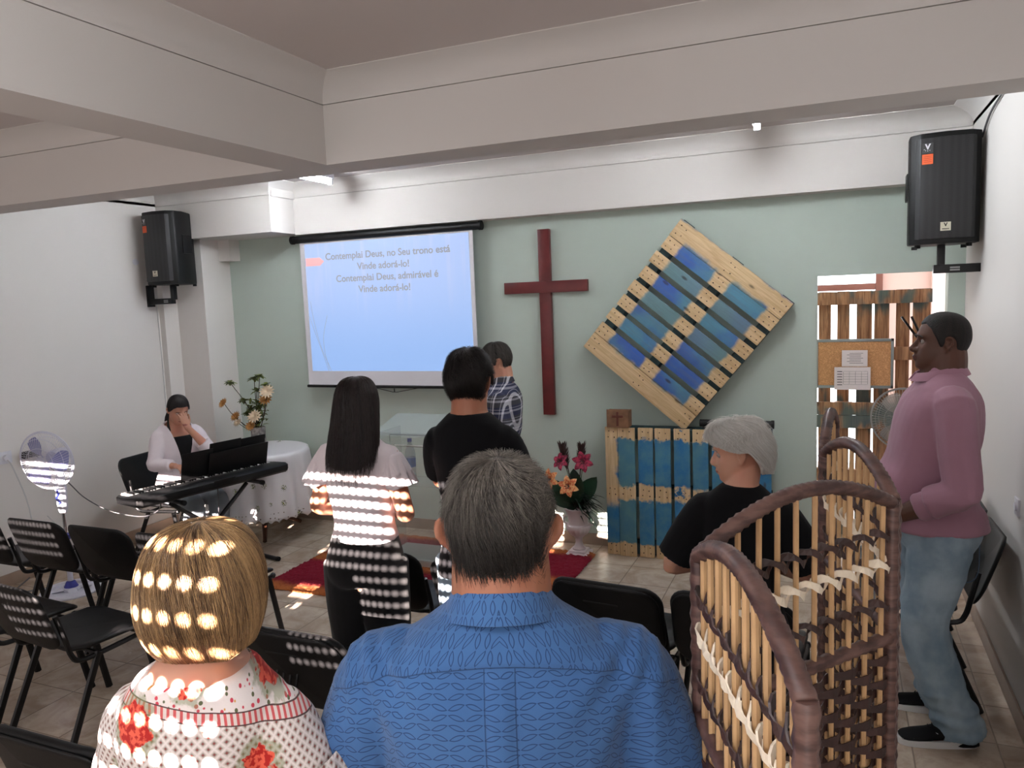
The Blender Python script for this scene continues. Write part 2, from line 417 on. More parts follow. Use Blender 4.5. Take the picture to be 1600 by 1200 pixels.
# ------------------------------------------------------------------ projection screen
def projection_screen():
    y = 5.60; x0, x1 = -4.36, -2.67
    t = thing('projection_screen', 'pull-down projection screen showing song lyrics on a pale blue slide', 'projection screen', ((x0+x1)/2, y, 1.27))
    w_ = x1-x0
    mb = MB(); mb.tube([(-w_/2-.06, 0, 1.29), (w_/2+.06, 0, 1.29)], .032, 16); mb.build('roller_case', M_black, t, smooth=True)
    for s in (-1, 1): MB().tube([(s*(w_/2+.06), 0, 1.29), (s*(w_/2+.085), 0, 1.29)], .037, 16).build('end_cap', M_black, t, smooth=True)
    MB().rbox(-w_/2, w_/2, -.002, .002, 0.0, 1.27).build('fabric', mat('matte_white_screen_fabric', (214, 212, 216), .8, vary=(3, .02), emis=((200, 205, 225), .05)), t)
    # projected slide
    g = G('projected_slide_light', .9); X, Y, Z = g.xyz()
    n = g.noise(g.scale(g.co(), (9, 1, .5)), 1.5, 2)
    col = g.mix(g.step(Z, .2, 1.1), c(158, 196, 252), c(186, 208, 252)); col = g.mix(g.math('MULTIPLY', g.step(n, .5, .7), g.math('MULTIPLY', g.step(Z, .5, 1.2), .45)), col, c(222, 222, 245))
    g.color(c(96, 110, 140)); g.lk(col, g.b.inputs['Emission Color']); g.b.inputs['Emission Strength'].default_value = .58
    MB().rbox(-w_/2+.05, w_/2-.035, -.0035, -.0025, .13, 1.245).build('projected_slide', g.m, t)
    M_txt = mat('projected_grey_lettering', (120, 120, 126), .9, emis=((150, 152, 164), .48))
    for k, (s, xo) in enumerate((('Contemplai Deus, no Seu trono está', -.0), ('Vinde adorá-lo!', -.03), ('Contemplai Deus, admirável é', -.01), ('Vinde adorá-lo!', -.03))):
        textobj(s, .082, M_txt, t, (xo+.03, -.0045, 1.10-k*.097), (R(90), 0, 0), name='lyric_line', offset=.0016)
    M_ar = mat('projected_red_arrow', (210, 150, 150), .9, emis=((228, 176, 180), .48))
    xa = -w_/2+.055
    MB().prism([(xa, 0, 1.055), (xa+.15, 0, 1.055), (xa+.195, 0, 1.09), (xa+.15, 0, 1.125), (xa, 0, 1.125)], (0, -.0046, 0), (0, -.0036, 0)).build('slide_arrow', M_ar, t)
    cv = MB()
    for pts in ([(xa+.02, .75), (xa+.05, .55), (xa+.11, .33), (xa+.2, .13)], [(xa+.0, .62), (xa+.04, .5), (xa+.12, .28), (xa+.17, .13)], [(xa+.19, .62), (xa+.14, .45), (xa+.14, .3), (xa+.18, .14)]):
        cv.tube([(p[0], -.004, p[1]) for p in pts], .0016, 4, smooth=6)
    cv.build('slide_curves', M_txt, t)
    mb = MB(); mb.tube([(-w_/2-.015, 0, -.005), (w_/2+.015, 0, -.005)], .013, 10); mb.build('bottom_bar', M_black, t, smooth=True)
    mb = MB(); mb.tube([(-.18, 0, -.01), (.02, 0, -.05), (.06, 0, -.052), (.3, 0, -.01)], .003, 6); mb.tube([(.04, 0, -.02), (.04, 0, -.05)], .005, 6); mb.build('pull_handle', M_black, t)
    for s in (-.7, .7): MB().rbox(s-.012, s+.012, .0, .09, 1.28, 1.31).build('wall_bracket', M_blackm, t)
projection_screen()

# ------------------------------------------------------------------ wall cross
t = tag(MB().rbox(-.048, .048, -.02, .02, 0, 1.455).build('wall_cross', M_cross, bevel=.004, loc=(-2.095, YF-.022, 1.045)), 'tall dark red wooden cross on the green wall', 'cross')
arm = MB(); arm.rbox(-.345, .345, -.022, .022, .965, 1.055); a = arm.build('cross_arm', M_cross, t, bevel=.004)

# ------------------------------------------------------------------ pallets
def pallet_mat(name, kind):
    g = G(name, .62, spec=.3); X, Y, Z = g.xyz(); n_b = g.noise(scale=7, detail=5, rough=.6); nf = g.noise(scale=34, detail=4)
    # X runs along the boards (0..L), Z across the stack
    inf = g.nt.nodes.new('ShaderNodeObjectInfo'); rnd = inf.outputs['Random']
    off = g.vec(g.math('MULTIPLY', rnd, 9), g.math('MULTIPLY', rnd, 5), g.math('MULTIPLY', rnd, 3)); v = g.add(g.co(), off)
    grain = g.noise(g.scale(v, (2.5, 30, 42)), 1.0, 6, .6, dist=1.2); knots = g.vor(g.scale(v, (3.2, 8, 8)), 1.0)
    if kind == 'back':
        wood = g.mix(g.step(grain, .3, .7), c(120, 84, 62), c(190, 146, 110))
        paint = g.mix(n_b, c(50, 80, 100), c(92, 118, 106)); sel = g.noise(g.scale(v, (3, 3, 9)), 1, 4)
        m = g.step(g.math('ADD', g.math('MULTIPLY', sel, 1.2), g.math('MULTIPLY', g.math('PINGPONG', X, .5), -.9)), .42, .62)
        col = g.mix(g.math('MULTIPLY', m, .85), wood, paint)
    else:
        wood = g.mix(g.step(grain, .25, .75), c(186, 156, 112), c(228, 204, 162)); wood = g.mix(g.math('MULTIPLY', g.noise(scale=3), .5), wood, c(206, 168, 130))
        blue = g.mix(g.step(g.noise(v, 2.6, 4), .38, .62), c(22, 88, 172), c(66, 132, 160))
        blue = g.mix(g.math('MULTIPLY', g.step(rnd, .62, .70), .6), blue, c(104, 136, 134))
        blue = g.mix(g.math('MULTIPLY', g.step(grain, .35, .75), .35), blue, c(60, 84, 100))
        e = g.math('MULTIPLY', g.math('SUBTRACT', nf, .5), .016 if kind == 'diamond' else .05); e2 = g.math('MULTIPLY', g.math('SUBTRACT', n_b, .5), .13 if kind == 'stand' else .07)
        xx = g.math('ADD', X, g.math('ADD', e, e2))
        if kind == 'diamond': lo1, hi1, lo2, hi2, s = .13, .44, .575, .875, .015
        else: lo1, hi1, lo2, hi2, s = .10, .435, .545, .895, .012
        a1 = g.math('MULTIPLY', g.step(xx, lo1-s, lo1+s), g.inv(g.step(xx, hi1-s, hi1+s)))
        a2 = g.math('MULTIPLY', g.step(xx, lo2-s, lo2+s), g.inv(g.step(xx, hi2-s, hi2+s)))
        m = g.math('ADD', a1, a2, clamp=True)
        if kind == 'diamond':
            zz = g.math('ADD', Z, g.math('MULTIPLY', g.math('SUBTRACT', n_b, .5), .1))
            outer = g.math('MULTIPLY', g.step(zz, .12, .16), g.inv(g.step(zz, 1.045, 1.09))); m = g.math('MULTIPLY', m, outer)
            edge = g.math('ADD', g.inv(g.step(zz, -.03, .004)), g.step(zz, 1.19, 1.225), clamp=True); m = g.math('MAXIMUM', m, edge)
            m = g.math('MULTIPLY', m, .93)
        else:
            zz = g.math('ADD', Z, g.math('MULTIPLY', g.math('SUBTRACT', n_b, .5), .12)); blotch = g.step(g.noise(scale=4.2, detail=5, rough=.65), .60, .64)
            first = g.math('MULTIPLY', g.step(zz, 1.08, 1.11), g.step(xx, .36, .44))
            m = g.math('MULTIPLY', m, g.inv(g.math('MULTIPLY', first, .95))); m = g.math('MAXIMUM', m, g.math('MULTIPLY', blotch, g.inv(first)))
            blue = g.mix(g.math('MULTIPLY', g.step(n_b, .3, .7), .55), c(36, 104, 156), c(96, 142, 140)); blue = g.mix(g.math('MULTIPLY', g.step(rnd, .45, .6), .45), blue, c(96, 132, 122))
        col = g.mix(m, wood, blue)
    kn = g.inv(g.step(knots, .05, .12)); col = g.mix(g.math('MULTIPLY', kn, .7), col, c(52, 40, 34))
    g.color(col); g.bump(grain, .25, .003); return g.m
M_pd, M_ps, M_pb = pallet_mat('diamond_pallet_wood', 'diamond'), pallet_mat('standing_pallet_wood', 'stand'), pallet_mat('weathered_pallet_wood', 'back')
M_pst = mat('dark_teal_painted_wood', (38, 62, 66), .7, vary=(9, .3))
M_nail = mat('rusty_nail_heads', (40, 26, 22), .6, .3, vary=(50, .2))
def pallet(name, label, L, W, boards, m, depth=.13, stringers=(0, .5, 1)):
    """boards [(z0,z1)] across the stack; x along the boards 0..L; front face at y=0 and going back to +depth"""
    t = thing(name, label, 'pallet'); rnd = random.Random(len(label))
    nails = MB()
    for z0, z1 in boards:
        j = rnd.uniform(-.004, .004); yy = rnd.uniform(0, .003)
        MB().rbox(j, L+j*.6, yy, .021+yy, z0, z1).build('board', m, t, bevel=.003)
        for sx in stringers:
            xc = min(max(sx*L, .055), L-.055)
            for dx, dz in ((-.024, .25), (.022, .3), (-.018, .74), (.026, .68)):
                nails.tube([(xc+dx+rnd.uniform(-.008, .008), yy-.0015, z0+(z1-z0)*dz), (xc+dx, yy+.002, z0+(z1-z0)*dz)], .0042, 6)
    nails.build('nail_heads', M_nail, t)['kind'] = 'stuff'
    ms = m if m is M_pb else M_pst
    for sx in stringers:
        xc = min(max(sx*L, .05), L-.05)
        MB().rbox(xc-.038, xc+.038, .030, .048, .012, W-.012).build('stringer', ms, t, bevel=.002)
        for zc in (.07, W/2, W-.07): MB().rbox(xc-.048, xc+.048, .044, depth-.022, zc-.065, zc+.065).build('block', ms, t, bevel=.003)
        MB().rbox(xc-.05, xc+.05, depth-.022, depth, .0, W).build('bottom_runner', ms, t, bevel=.002)
    return t
bd = [(0, .142), (.146, .246), (.288, .383), (.421, .516), (.554, .649), (.687, .782), (.820, .915), (.953, 1.054), (1.058, 1.2)]
d = pallet('wall_pallet', 'blue and natural wood pallet hung as a diamond on the green wall', 1.0, 1.2, bd, M_pd)
d.location = (-1.762, 5.556, 1.594); d.rotation_euler = (0, R(39.9), 0); d.scale = (.975, 1, .975)
w9 = [(0, .095), (.097, .225), (.25, .36), (.375, .49), (.515, .63), (.65, .76), (.785, .90), (.925, 1.04), (1.06, 1.19)]
d = pallet('standing_pallet', 'blue painted pallet standing upright on the floor below the diamond pallet', .985, 1.19, [(1.19-b, 1.19-a) for a, b in w9], M_ps)
d.location = (-.405, 5.50, 0.003); d.rotation_euler = (0, R(-90), 0)
vb = [(.0, .125), (.145, .235), (.28, .37), (.415, .505), (.55, .64), (.69, .80), (.815, .92), (.965, 1.06), (1.08, 1.2)]
for z0, lab in ((.003, 'weathered pallet behind the doorway, lower of the two stacked'), (.967, 'weathered pallet behind the doorway, upper one carrying the cork board')):
    d = pallet('pallet', lab, .96, 1.2, vb, M_pb); d['group'] = 'pallets of the partition'
    d.location = (-.54, 6.60, z0); d.rotation_euler = (0, R(-90), R(180))
# box with a burnt cross on the standing pallet
t = thing('wooden_box', 'small wooden box marked with a cross, on top of the standing pallet', 'box', (-1.49, 5.525, .99))
M_bx = mat('rough_brown_box_wood', (128, 92, 66), .7, vary=(14, .25), bump=(40, .3, .004))
mb = MB(); mb.rbox(-.083, .083, -.045, -.033, 0, .135); mb.rbox(-.083, .083, .045, .057, 0, .125); mb.build('panel', M_bx, t, bevel=.002)
mb = MB(); mb.rbox(-.083, -.071, -.033, .045, 0, .128); mb.rbox(.071, .083, -.033, .045, 0, .128); mb.rbox(-.07, .07, -.033, .045, 0, .012); mb.build('side', M_bx, t, bevel=.002)
mb = MB(); mb.rbox(-.008, .008, -.0475, -.044, .012, .118); mb.rbox(-.042, .042, -.0475, -.044, .075, .092); mb.build('burnt_cross', mat('burnt_wood_mark', (92, 40, 26), .7, vary=(60, .2)), t)
# rolled black screen lying along the pallet top
t = thing('black_tube', 'black tube lying on the right end of the standing pallet', 'tube', (-.6, 5.56, 1.03))
MB().tube([(-.30, 0, 0), (.19, 0, 0)], .026, 12).build('tube', M_black, t, smooth=True)
MB().tube([(.19, 0, 0), (.21, 0, 0)], .03, 12).build('end_cap', M_black, t, smooth=True)
MB().rbox(-.28, .17, -.02, .02, -.037, -.024).build('under_bar', M_blackm, t, bevel=.003)

# cork board with two sheets
t = thing('cork_board', 'grey framed cork board hanging on the pallet partition', 'notice board', (.13, 6.42, 1.185))
g = G('cork', .9); g.color(g.mix(g.vor(scale=120), c(176, 124, 84), c(222, 170, 122))); g.bump(g.vor(scale=150), .3, .002)
MB().rbox(-.255, .255, 0, .012, .02, .36).build('cork_panel', g.m, t)
mb = MB(); M_alu = mat('grey_aluminium_frame', (150, 158, 160), .4, .5, vary=(5, .05))
mb.rbox(-.275, .275, -.006, .016, 0, .022); mb.rbox(-.275, .275, -.006, .016, .358, .38); mb.rbox(-.275, -.255, -.006, .016, 0, .38); mb.rbox(.255, .275, -.006, .016, 0, .38); mb.build('frame', M_alu, t, bevel=.003)
M_paper = mat('white_paper', (232, 222, 226), .8, vary=(3, .02)); M_ink = mat('printed_ink', (70, 66, 74), .8)
def sheet(name, lab, loc, w_, h_, rows, table):
    s = thing(name, lab, 'paper', loc, 0, 'sheets pinned on the cork board')
    MB().rbox(-w_/2, w_/2, -.001, 0, 0, h_).build('page', M_paper, s)
    mb = MB()
    for i in range(rows):
        z = h_*(.82-.7*i/rows)
        if table:
            mb.rbox(-w_*.42, -w_*.28, -.0016, -.001, z-.006, z)
            mb.rbox(-w_*.25, w_*.42, -.0016, -.001, z-.0012, z)
        else: mb.rbox(-w_*(.3 if i % 2 else .2), w_*(.25 if i % 3 else .33), -.0016, -.001, z-.003, z)
    if table:
        for i in range(5): x = -w_*.25+w_*.67*i/4; mb.rbox(x-.0008, x+.0008, -.0016, -.001, h_*.25, h_*.8)
    mb.build('printing', M_ink, s)
sheet('notice_sheet', 'small white notice pinned in the middle of the cork board', (.135, 6.405, 1.355), .18, .125, 7, False)
sheet('rota_sheet', 'larger white sheet with a printed table below the small notice', (.12, 6.403, 1.175), .255, .175, 6, True)
t = thing('coat_hooks', 'two thin black hooks on the pallet partition behind the standing man', 'hook', (.52, 6.46, 1.6))
for k in (0, 1): MB().tube([(k*.065-.065, -.02, .125), (.04+k*.03, 0, -.03)], .009, 6).build('prong', M_blackm, t)

# ------------------------------------------------------------------ wall fittings
t = thing('light_switch', 'white wall socket plate on the right wall', 'switch', (XR, 3.98, .955))
MB().rbox(-.009, 0, -.04, .04, -.04, .04).build('plate', M_wplas, t, bevel=.003)
MB().tube([(-.009, 0, 0), (-.016, 0, 0)], .02, 12).build('insert', M_wplas, t, smooth=True)
t = thing('wall_socket', 'white socket by the left wall with a black plug adaptor', 'socket', (XL, 3.66, .955))
MB().rbox(0, .012, -.05, .05, -.045, .045).build('plate', M_wplas, t, bevel=.003)
MB().tube([(.012, 0, 0), (.03, 0, 0)], .022, 12).build('plug', M_wplas, t, smooth=True)
t = tag(MB().box(.045, 0, 0, .05, .14, .05).build('plug_adaptor', M_black, bevel=.008, loc=(XL, 3.83, .95)), 'black adaptor plugged in on the left wall behind the fan', 'plug')
t = tag(MB().tube([(0, 0, 0), (.012, 0, 0)], .028, 16).build('junction_cover', M_wplas, smooth=True, loc=(XL, 4.98, 2.42)), 'small round white blanking cap high on the left wall', 'junction cover')
def cable(name, lab, pts, r, m, sm=8):
    return tag(MB().tube(pts, r, 6, smooth=sm).build(name, m, smooth=True), lab, 'cable')
M_wcab = mat('white_cable', (200, 200, 200), .5); M_gcab = mat('grey_cable', (80, 80, 84), .5)
cable('power_cable', 'white cable hanging from the socket on the left wall', [(XL+.03, 3.66, .94), (XL+.05, 3.68, .88), (XL+.05, 3.76, .6), (XL+.03, 3.80, .3), (XL+.03, 3.78, .02)], .0045, M_wcab)
cable('power_cable', 'grey cable sagging along the left wall from the fan to the keyboard', [(XL+.08, 3.85, .93), (-5.4, 3.95, .72), (-5.40, 4.08, .56), (-5.28, 4.18, .44), (-5.08, 4.22, .40), (-4.85, 4.17, .43), (-4.64, 4.1, .52), (-4.5, 4.0, .64)], .004, M_gcab)
cable('power_cable', 'thin white cable curling off the fan pole', [(-5.05, 3.52, .6), (-5.0, 3.55, .52), (-4.98, 3.56, .45), (-5.03, 3.56, .35)], .003, M_wcab)
cable('power_cable', 'black cable lying on the floor behind the fan base', [(XL+.04, 3.72, .02), (-5.45, 3.5, .008), (-5.3, 3.62, .008), (-5.15, 3.72, .012), (-5.1, 3.7, .05)], .005, M_gcab)
cable('speaker_cable', 'dark cable running up the right wall above the speaker', [(XR-.01, 5.15, 2.78), (XR-.012, 4.9, 2.86), (XR-.01, 4.55, 2.9), (XR-.01, 4.1, 2.93), (XR-.01, 3.4, 2.96)], .006, M_gcab)
cable('speaker_cable', 'thin light cable running down the left wall below the speaker', [(XL+.01, 5.16, 2.1), (XL+.01, 5.165, 1.5), (XL+.01, 5.16, .9), (XL+.012, 5.16, .1)], .004, M_wcab, 3)

# ------------------------------------------------------------------ loudspeakers
M_grille = (lambda g: (g.color(g.mix(g.step(g.vor(g.scale(g.co(), (1, 1, 1.3)), 160, rnd=.0), .25, .5), c(10, 10, 11), c(34, 34, 36))), g.bump(g.vor(scale=160, rnd=0), .3, .002), g.m)[2])(G('perforated_speaker_grille', .55))
M_orange = mat('orange_sticker', (226, 98, 52), .6, vary=(8, .03)); M_badge = mat('beige_badge', (205, 200, 180), .5, vary=(8, .03)); M_gst = mat('grey_sticker', (60, 60, 62), .6, vary=(9, .05))
def loudspeaker(loc, label, side, rz):
    """front faces -y; side=+1: wall on +x"""
    t = thing('loudspeaker', label, 'loudspeaker', loc, rz, 'wall loudspeakers')
    W, H, D = .36, .62, .34
    pts = [(-W/2, -.10), (-W/2+.05, -.15), (0, -.172), (W/2-.05, -.15), (W/2, -.10), (W/2, .0), (W/2-.09, D-.15), (-W/2+.09, D-.15), (-W/2, 0)]
    mb = MB(); mb.prism([(x, y, 0) for x, y in pts], (0, 0, 0), (0, 0, H)); mb.build('cabinet', M_black, t, bevel=.012)
    gp = [(-W/2+.012, -.106), (-W/2+.05, -.157), (0, -.179), (W/2-.05, -.157), (W/2-.012, -.106)]
    g2 = [(x*.97, y+.006) for x, y in gp[::-1]]
    MB().prism([(x, y, 0) for x, y in gp+g2], (0, 0, .03), (0, 0, H-.03)).build('grille', M_grille, t, bevel=.003)
    for s in (-1, 1):
        MB().box(s*(W/2-.002), .02, H*.55, .02, .10, .16).build('side_handle', M_blackm, t, bevel=.006)
    for sx in (-.13, .13):
        for sy in (-.08, .12): MB().tube([(sx, sy, 0), (sx, sy, -.018)], .016, 10).build('rubber_foot', M_blackf, t)
    # stickers lie on the slightly angled grille face
    def face(x):
        xs = [(-W/2+.05, -.157), (0, -.179), (W/2-.05, -.157)]
        return np.interp(x, [p[0] for p in xs], [p[1] for p in xs])
    xs_ = -W/2+.085
    ang = math.atan2(-.022, W/2-.05)
    rot = Matrix.Rotation(ang, 3, 'Z')
    st = MB().box(0, 0, 0, .055, .002, .055, rot=rot).build('logo_sticker', M_gst, t, loc=(xs_, face(xs_)-.002, H-.085))
    textobj('V', .04, M_wplas, st, (0, -.002, -.006), (R(90), 0, ang), name='logo_letter', offset=.002)
    cr = MB()
    for k in range(5): a = R(180+36*k+18); cr.tube([(math.cos(a)*.015, -.0022, -.004+math.sin(a)*.009), (math.cos(a)*.021, -.0022, -.004+math.sin(a)*.014)], .0015, 4)
    cr.build('logo_rays', M_wplas, st)
    st = MB().box(0, 0, 0, .055, .002, .055, rot=rot).build('orange_sticker', M_orange, t, loc=(xs_, face(xs_)-.002, H-.146))
    mb = MB()
    for k in range(4): mb.box(0, -.0016, .015-.01*k, .04, .0006, .0016, rot=rot)
    mb.build('sticker_print', mat('sticker_print_red', (150, 50, 30), .6), st)
    st = MB().box(0, 0, 0, .052, .003, .048).build('brand_badge', M_badge, t, loc=(.0, face(0)-.003, .095))
    textobj('V', .028, M_blackm, st, (0, -.0025, .0), (R(90), 0, 0), name='badge_letter', offset=.001)
    MB().box(0, -.002, -.014, .036, .0008, .004).build('badge_print', M_blackm, st)
    # bracket
    MB().rbox(-.02, .02, -.02, .02, -.13, 0).build('mounting_post', M_blackm, t, bevel=.003)
    arm_ = MB(); L = .24
    arm_.rbox(min(-.04*side, L*side), max(-.04*side, L*side), -.028, .028, -.165, -.115); arm_.build('bracket_arm', M_blackm, t, bevel=.004)
    MB().box(side*(L-.012), 0, -.09, .024, .07, .19).build('wall_plate', M_blackm, t, bevel=.004)
    mb = MB()
    for k in (0, 1): mb.box(side*.07, -.0285, -.134-.014*k, .05, .001, .009)
    mb.build('bracket_label', mat('silver_label', (150, 150, 150), .4, .3), t)
    return t
loudspeaker((.565, 5.17, 2.19), 'black loudspeaker on a bracket at the right wall above the doorway', 1, R(0))
sp = loudspeaker((-5.36, 5.10, 2.21), 'black loudspeaker on a bracket high on the left wall', -1, R(0))
for ch in kids(sp):
    if ch.name.startswith('wall_plate'): ch.location.x = -.05
    if ch.name.startswith('bracket_arm'): ch.location.x = -.05

# ------------------------------------------------------------------ rug
g = G('red_shag_rug', 1.0, spec=.1); X, Y, Z = g.xyz(); n = g.noise(scale=38, detail=4); nb = g.noise(scale=3, detail=3)
yy = g.math('ADD', Y, g.math('MULTIPLY', g.math('SUBTRACT', nb, .5), .16)); band = g.math('PINGPONG', g.math('ADD', yy, .33), .33)
col = g.mix(g.step(band, .20, .30), c(112, 26, 40), c(158, 92, 52)); col = g.mix(g.math('MULTIPLY', g.step(g.noise(scale=60, detail=2), .55, .7), .4), col, c(84, 20, 26))
sx_ = g.math('MULTIPLY', g.step(X, .02, .03), g.inv(g.step(X, .22, .23))); col = g.mix(g.math('MULTIPLY', sx_, g.step(Y, .2, .3)), col, g.mix(n, c(70, 66, 46), c(128, 116, 84)))
g.color(col); g.bump(n, .8, .01)
def rug():
    mb = MB(); rnd = random.Random(5); nx, ny = 160, 100; W, D = 2.09, 1.33; vs = []
    for j in range(ny+1):
        for i in range(nx+1):
            e = min(i, nx-i, j, ny-j); z = .004 if e == 0 else .02+rnd.uniform(-.006, .007)
            vs.append((-W/2+W*i/nx+rnd.uniform(-.004, .004), -D/2+D*j/ny+rnd.uniform(-.004, .004), z))
    mb.poly(vs, [(j*(nx+1)+i, j*(nx+1)+i+1, (j+1)*(nx+1)+i+1, (j+1)*(nx+1)+i) for j in range(ny) for i in range(nx)])
    o = mb.build('rug', g.m, smooth=True, loc=(-2.72, 4.79, .001), auto=180); tag(o, 'dark red shag rug with orange bands on the tiles before the wall', 'rug')
rug()

# ------------------------------------------------------------------ urn with lilies
M_urn = mat('white_glazed_urn', (216, 204, 206), .35, bump=(14, .12, .004))
t = thing('urn', 'white classical urn on a square foot beside the standing pallet', 'urn', (-1.805, 5.44, 0))
mb = MB(); mb.box(0, 0, .012, .17, .17, .024); mb.box(0, 0, .034, .13, .13, .02); mb.build('plinth', M_urn, t, bevel=.006)
fl = lambda tt, z: 1+(.035*math.cos(tt*16) if .165 < z < .235 else 0)
MB().lathe([(.05, .044), (.052, .055), (.035, .07), (.026, .10), (.028, .13), (.045, .15), (.07, .17), (.088, .20), (.094, .225), (.09, .238), (.076, .245), (.074, .27), (.082, .31), (.092, .345), (.106, .362), (.108, .372), (.098, .374), (.085, .36), (.08, .31)], n=48, fn=fl).build('bowl', M_urn, t, smooth=True)
for s in (-1, 1): MB().tube([(s*.088, 0, .24), (s*.112, 0, .245), (s*.118, 0, .28), (s*.095, 0, .30)], .008, 8, smooth=4).build('handle', M_urn, t, smooth=True)
M_leaf = mat('dark_green_leaf', (30, 62, 44), .4, vary=(12, .25)); M_leaf2 = mat('purple_brown_foliage', (66, 48, 44), .6, vary=(20, .3)); M_stem = mat('green_stem', (62, 84, 44), .6, vary=(9, .1))
def leaf(mb, p, d, L, W, curl=.3, n=6, up=(0, 0, 1)):
    p = Vector(p); d = Vector(d).normalized(); a, b = perp(d, Vector(up)); vs = []
    for i in range(n+1):
        t_ = i/n; q = p+d*(L*t_)-Vector((0, 0, 1))*(curl*L*t_*t_); w_ = W*math.sin(PI*min(1, t_*.92+.08))**.8
        for s, dz in ((-1, .15), (0, 0), (1, .15)): v = q+a*(s*w_/2)+b*(abs(s)*dz*w_); vs.append(tuple(v))
    k = len(vs); vs += [(x, y, z-.0015) for x, y, z in vs]
    fs = []
    for i in range(n):
        for s in (0, 1):
            q = (i*3+s, i*3+s+1, (i+1)*3+s+1, (i+1)*3+s); fs += [q, tuple(k+x for x in q[::-1])]
    mb.poly(vs, fs)
def lily(mat_, p, d, r, name, lab, grp):
    t = thing(name, lab, 'flower', p, 0, grp); d = Vector(d).normalized(); a, b = perp(d)
    mb = MB()
    for k in range(6):
        th = 2*PI*k/6+.3; rad = a*math.cos(th)+b*math.sin(th); sd = d.cross(rad); vs = []
        for i in range(8):
            u = i/7; q = rad*(r*(u**1.1))+d*(r*(.55*math.sin(u*1.7))-r*.35*u**3); w_ = r*.30*math.sin(PI*min(1, .12+u*.88))**.7
            for s in (-1, 0, 1): vs.append(tuple(q+sd*(s*w_)-d*(.12*w_*(1-abs(s)))))
        k0 = len(vs); vs += [tuple(Vector(v)-d*.0015) for v in vs]; fs = []
        for i in range(7):
            for s in (0, 1):
                q = (i*3+s, i*3+s+1, i*3+s+4, i*3+s+3); fs += [q, tuple(k0+x for x in q[::-1])]
        mb.poly(vs, fs)
    mb.build('petals', mat_, t, smooth=True, auto=180)
    mb = MB()
    for k in range(6):
        th = 2*PI*k/6; rad = a*math.cos(th)+b*math.sin(th); mb.tube([(0, 0, 0), tuple(d*r*.7+rad*r*.18)], .0016, 5); mb.ball(tuple(d*r*.72+rad*r*.18), .005, 6)
    mb.build('stamens', M_leaf2, t); mb = MB(); mb.tube([(0, 0, 0), tuple(-d*.05+Vector((0, 0, -.03))), tuple(Vector((-1.805, 5.44, .38))-Vector(p))], .003, 5, smooth=3); mb.build('stem', M_stem, t)
g = G('orange_lily_petals', .5); X, Y, Z = g.xyz(); n = g.noise(scale=60, detail=2); g.color(g.mix(g.step(n, .4, .6), c(226, 116, 72), c(248, 190, 130))); M_or = g.m
g = G('magenta_lily_petals', .5); g.color(g.mix(g.step(g.noise(scale=50, detail=2), .4, .6), c(110, 22, 50), c(176, 40, 78))); M_mag = g.m
G1 = 'lilies in the white urn'
lily(M_or, (-1.985, 5.36, .60), (-.25, -1, .15), .085, 'lily', 'orange lily farther left in the urn bouquet', G1)
lily(M_or, (-1.835, 5.33, .56), (.1, -1, .25), .085, 'lily', 'orange lily hanging over the middle of the urn', G1)
lily(M_mag, (-1.915, 5.42, .725), (-.3, -1, .4), .075, 'lily', 'magenta lily at the upper left of the urn bouquet', G1)
lily(M_mag, (-1.745, 5.40, .735), (.35, -1, .3), .085, 'lily', 'magenta lily at the upper right of the urn bouquet', G1)
t = thing('foliage_bouquet', 'dark green leaves and purple plumes standing in the white urn', 'plant', (-1.805, 5.44, .36))
mb = MB()
for p, d_, L, W in (((-.02, 0, 0), (-.75, -.1, .95), .36, .16), ((-.02, -.02, .02), (-.6, -.3, .55), .26, .12), ((.02, 0, .05), (.45, -.1, .8), .3, .13), ((.0, .02, .05), (-.15, .1, 1), .30, .12), ((.0, -.02, .05), (.15, -.2, 1), .28, .12)): leaf(mb, p, d_, L, W, .15, 8, (0, -1, .2))
mb.build('broad_leaves', M_leaf, t, smooth=True, auto=180)
mb = MB(); rnd = random.Random(2)
for k in range(46):
    a = rnd.uniform(-.4, 1.3); leaf(mb, (rnd.uniform(-.03, .05), rnd.uniform(-.05, .02), rnd.uniform(0, .1)), (math.cos(a)*1.0, rnd.uniform(-.9, .1), rnd.uniform(-.2, 1.0)), rnd.uniform(.13, .24), .012, .5, 5)
mb.build('narrow_leaves', mat('dark_narrow_leaves', (26, 44, 34), .5, vary=(15, .2)), t)
mb = MB()
for k in range(60):
    a = rnd.uniform(0, 2*PI); q = rnd.uniform(.02, .07); leaf(mb, (math.cos(a)*q*.5, math.sin(a)*q*.5, .02), (math.cos(a)*.7, math.sin(a)*.7-.2, rnd.uniform(.4, 1)), rnd.uniform(.08, .16), .014, .2, 4)
mb.build('base_tuft', mat('olive_tuft', (44, 44, 28), .7, vary=(15, .3)), t)
for xx in (-.115, .045):
    mb = MB(); mb.tube([(0, 0, .0), (xx, .0, .5)], .004, 5)
    for k in range(130):
        u = rnd.random(); a = rnd.uniform(0, 2*PI); leaf(mb, (xx*(.7+.3*u), 0, .30+.16*u), (math.cos(a)*.62, math.sin(a)*.62, 1), .075, .016, -.1, 3)
    mb.build('plume', M_leaf2, t)
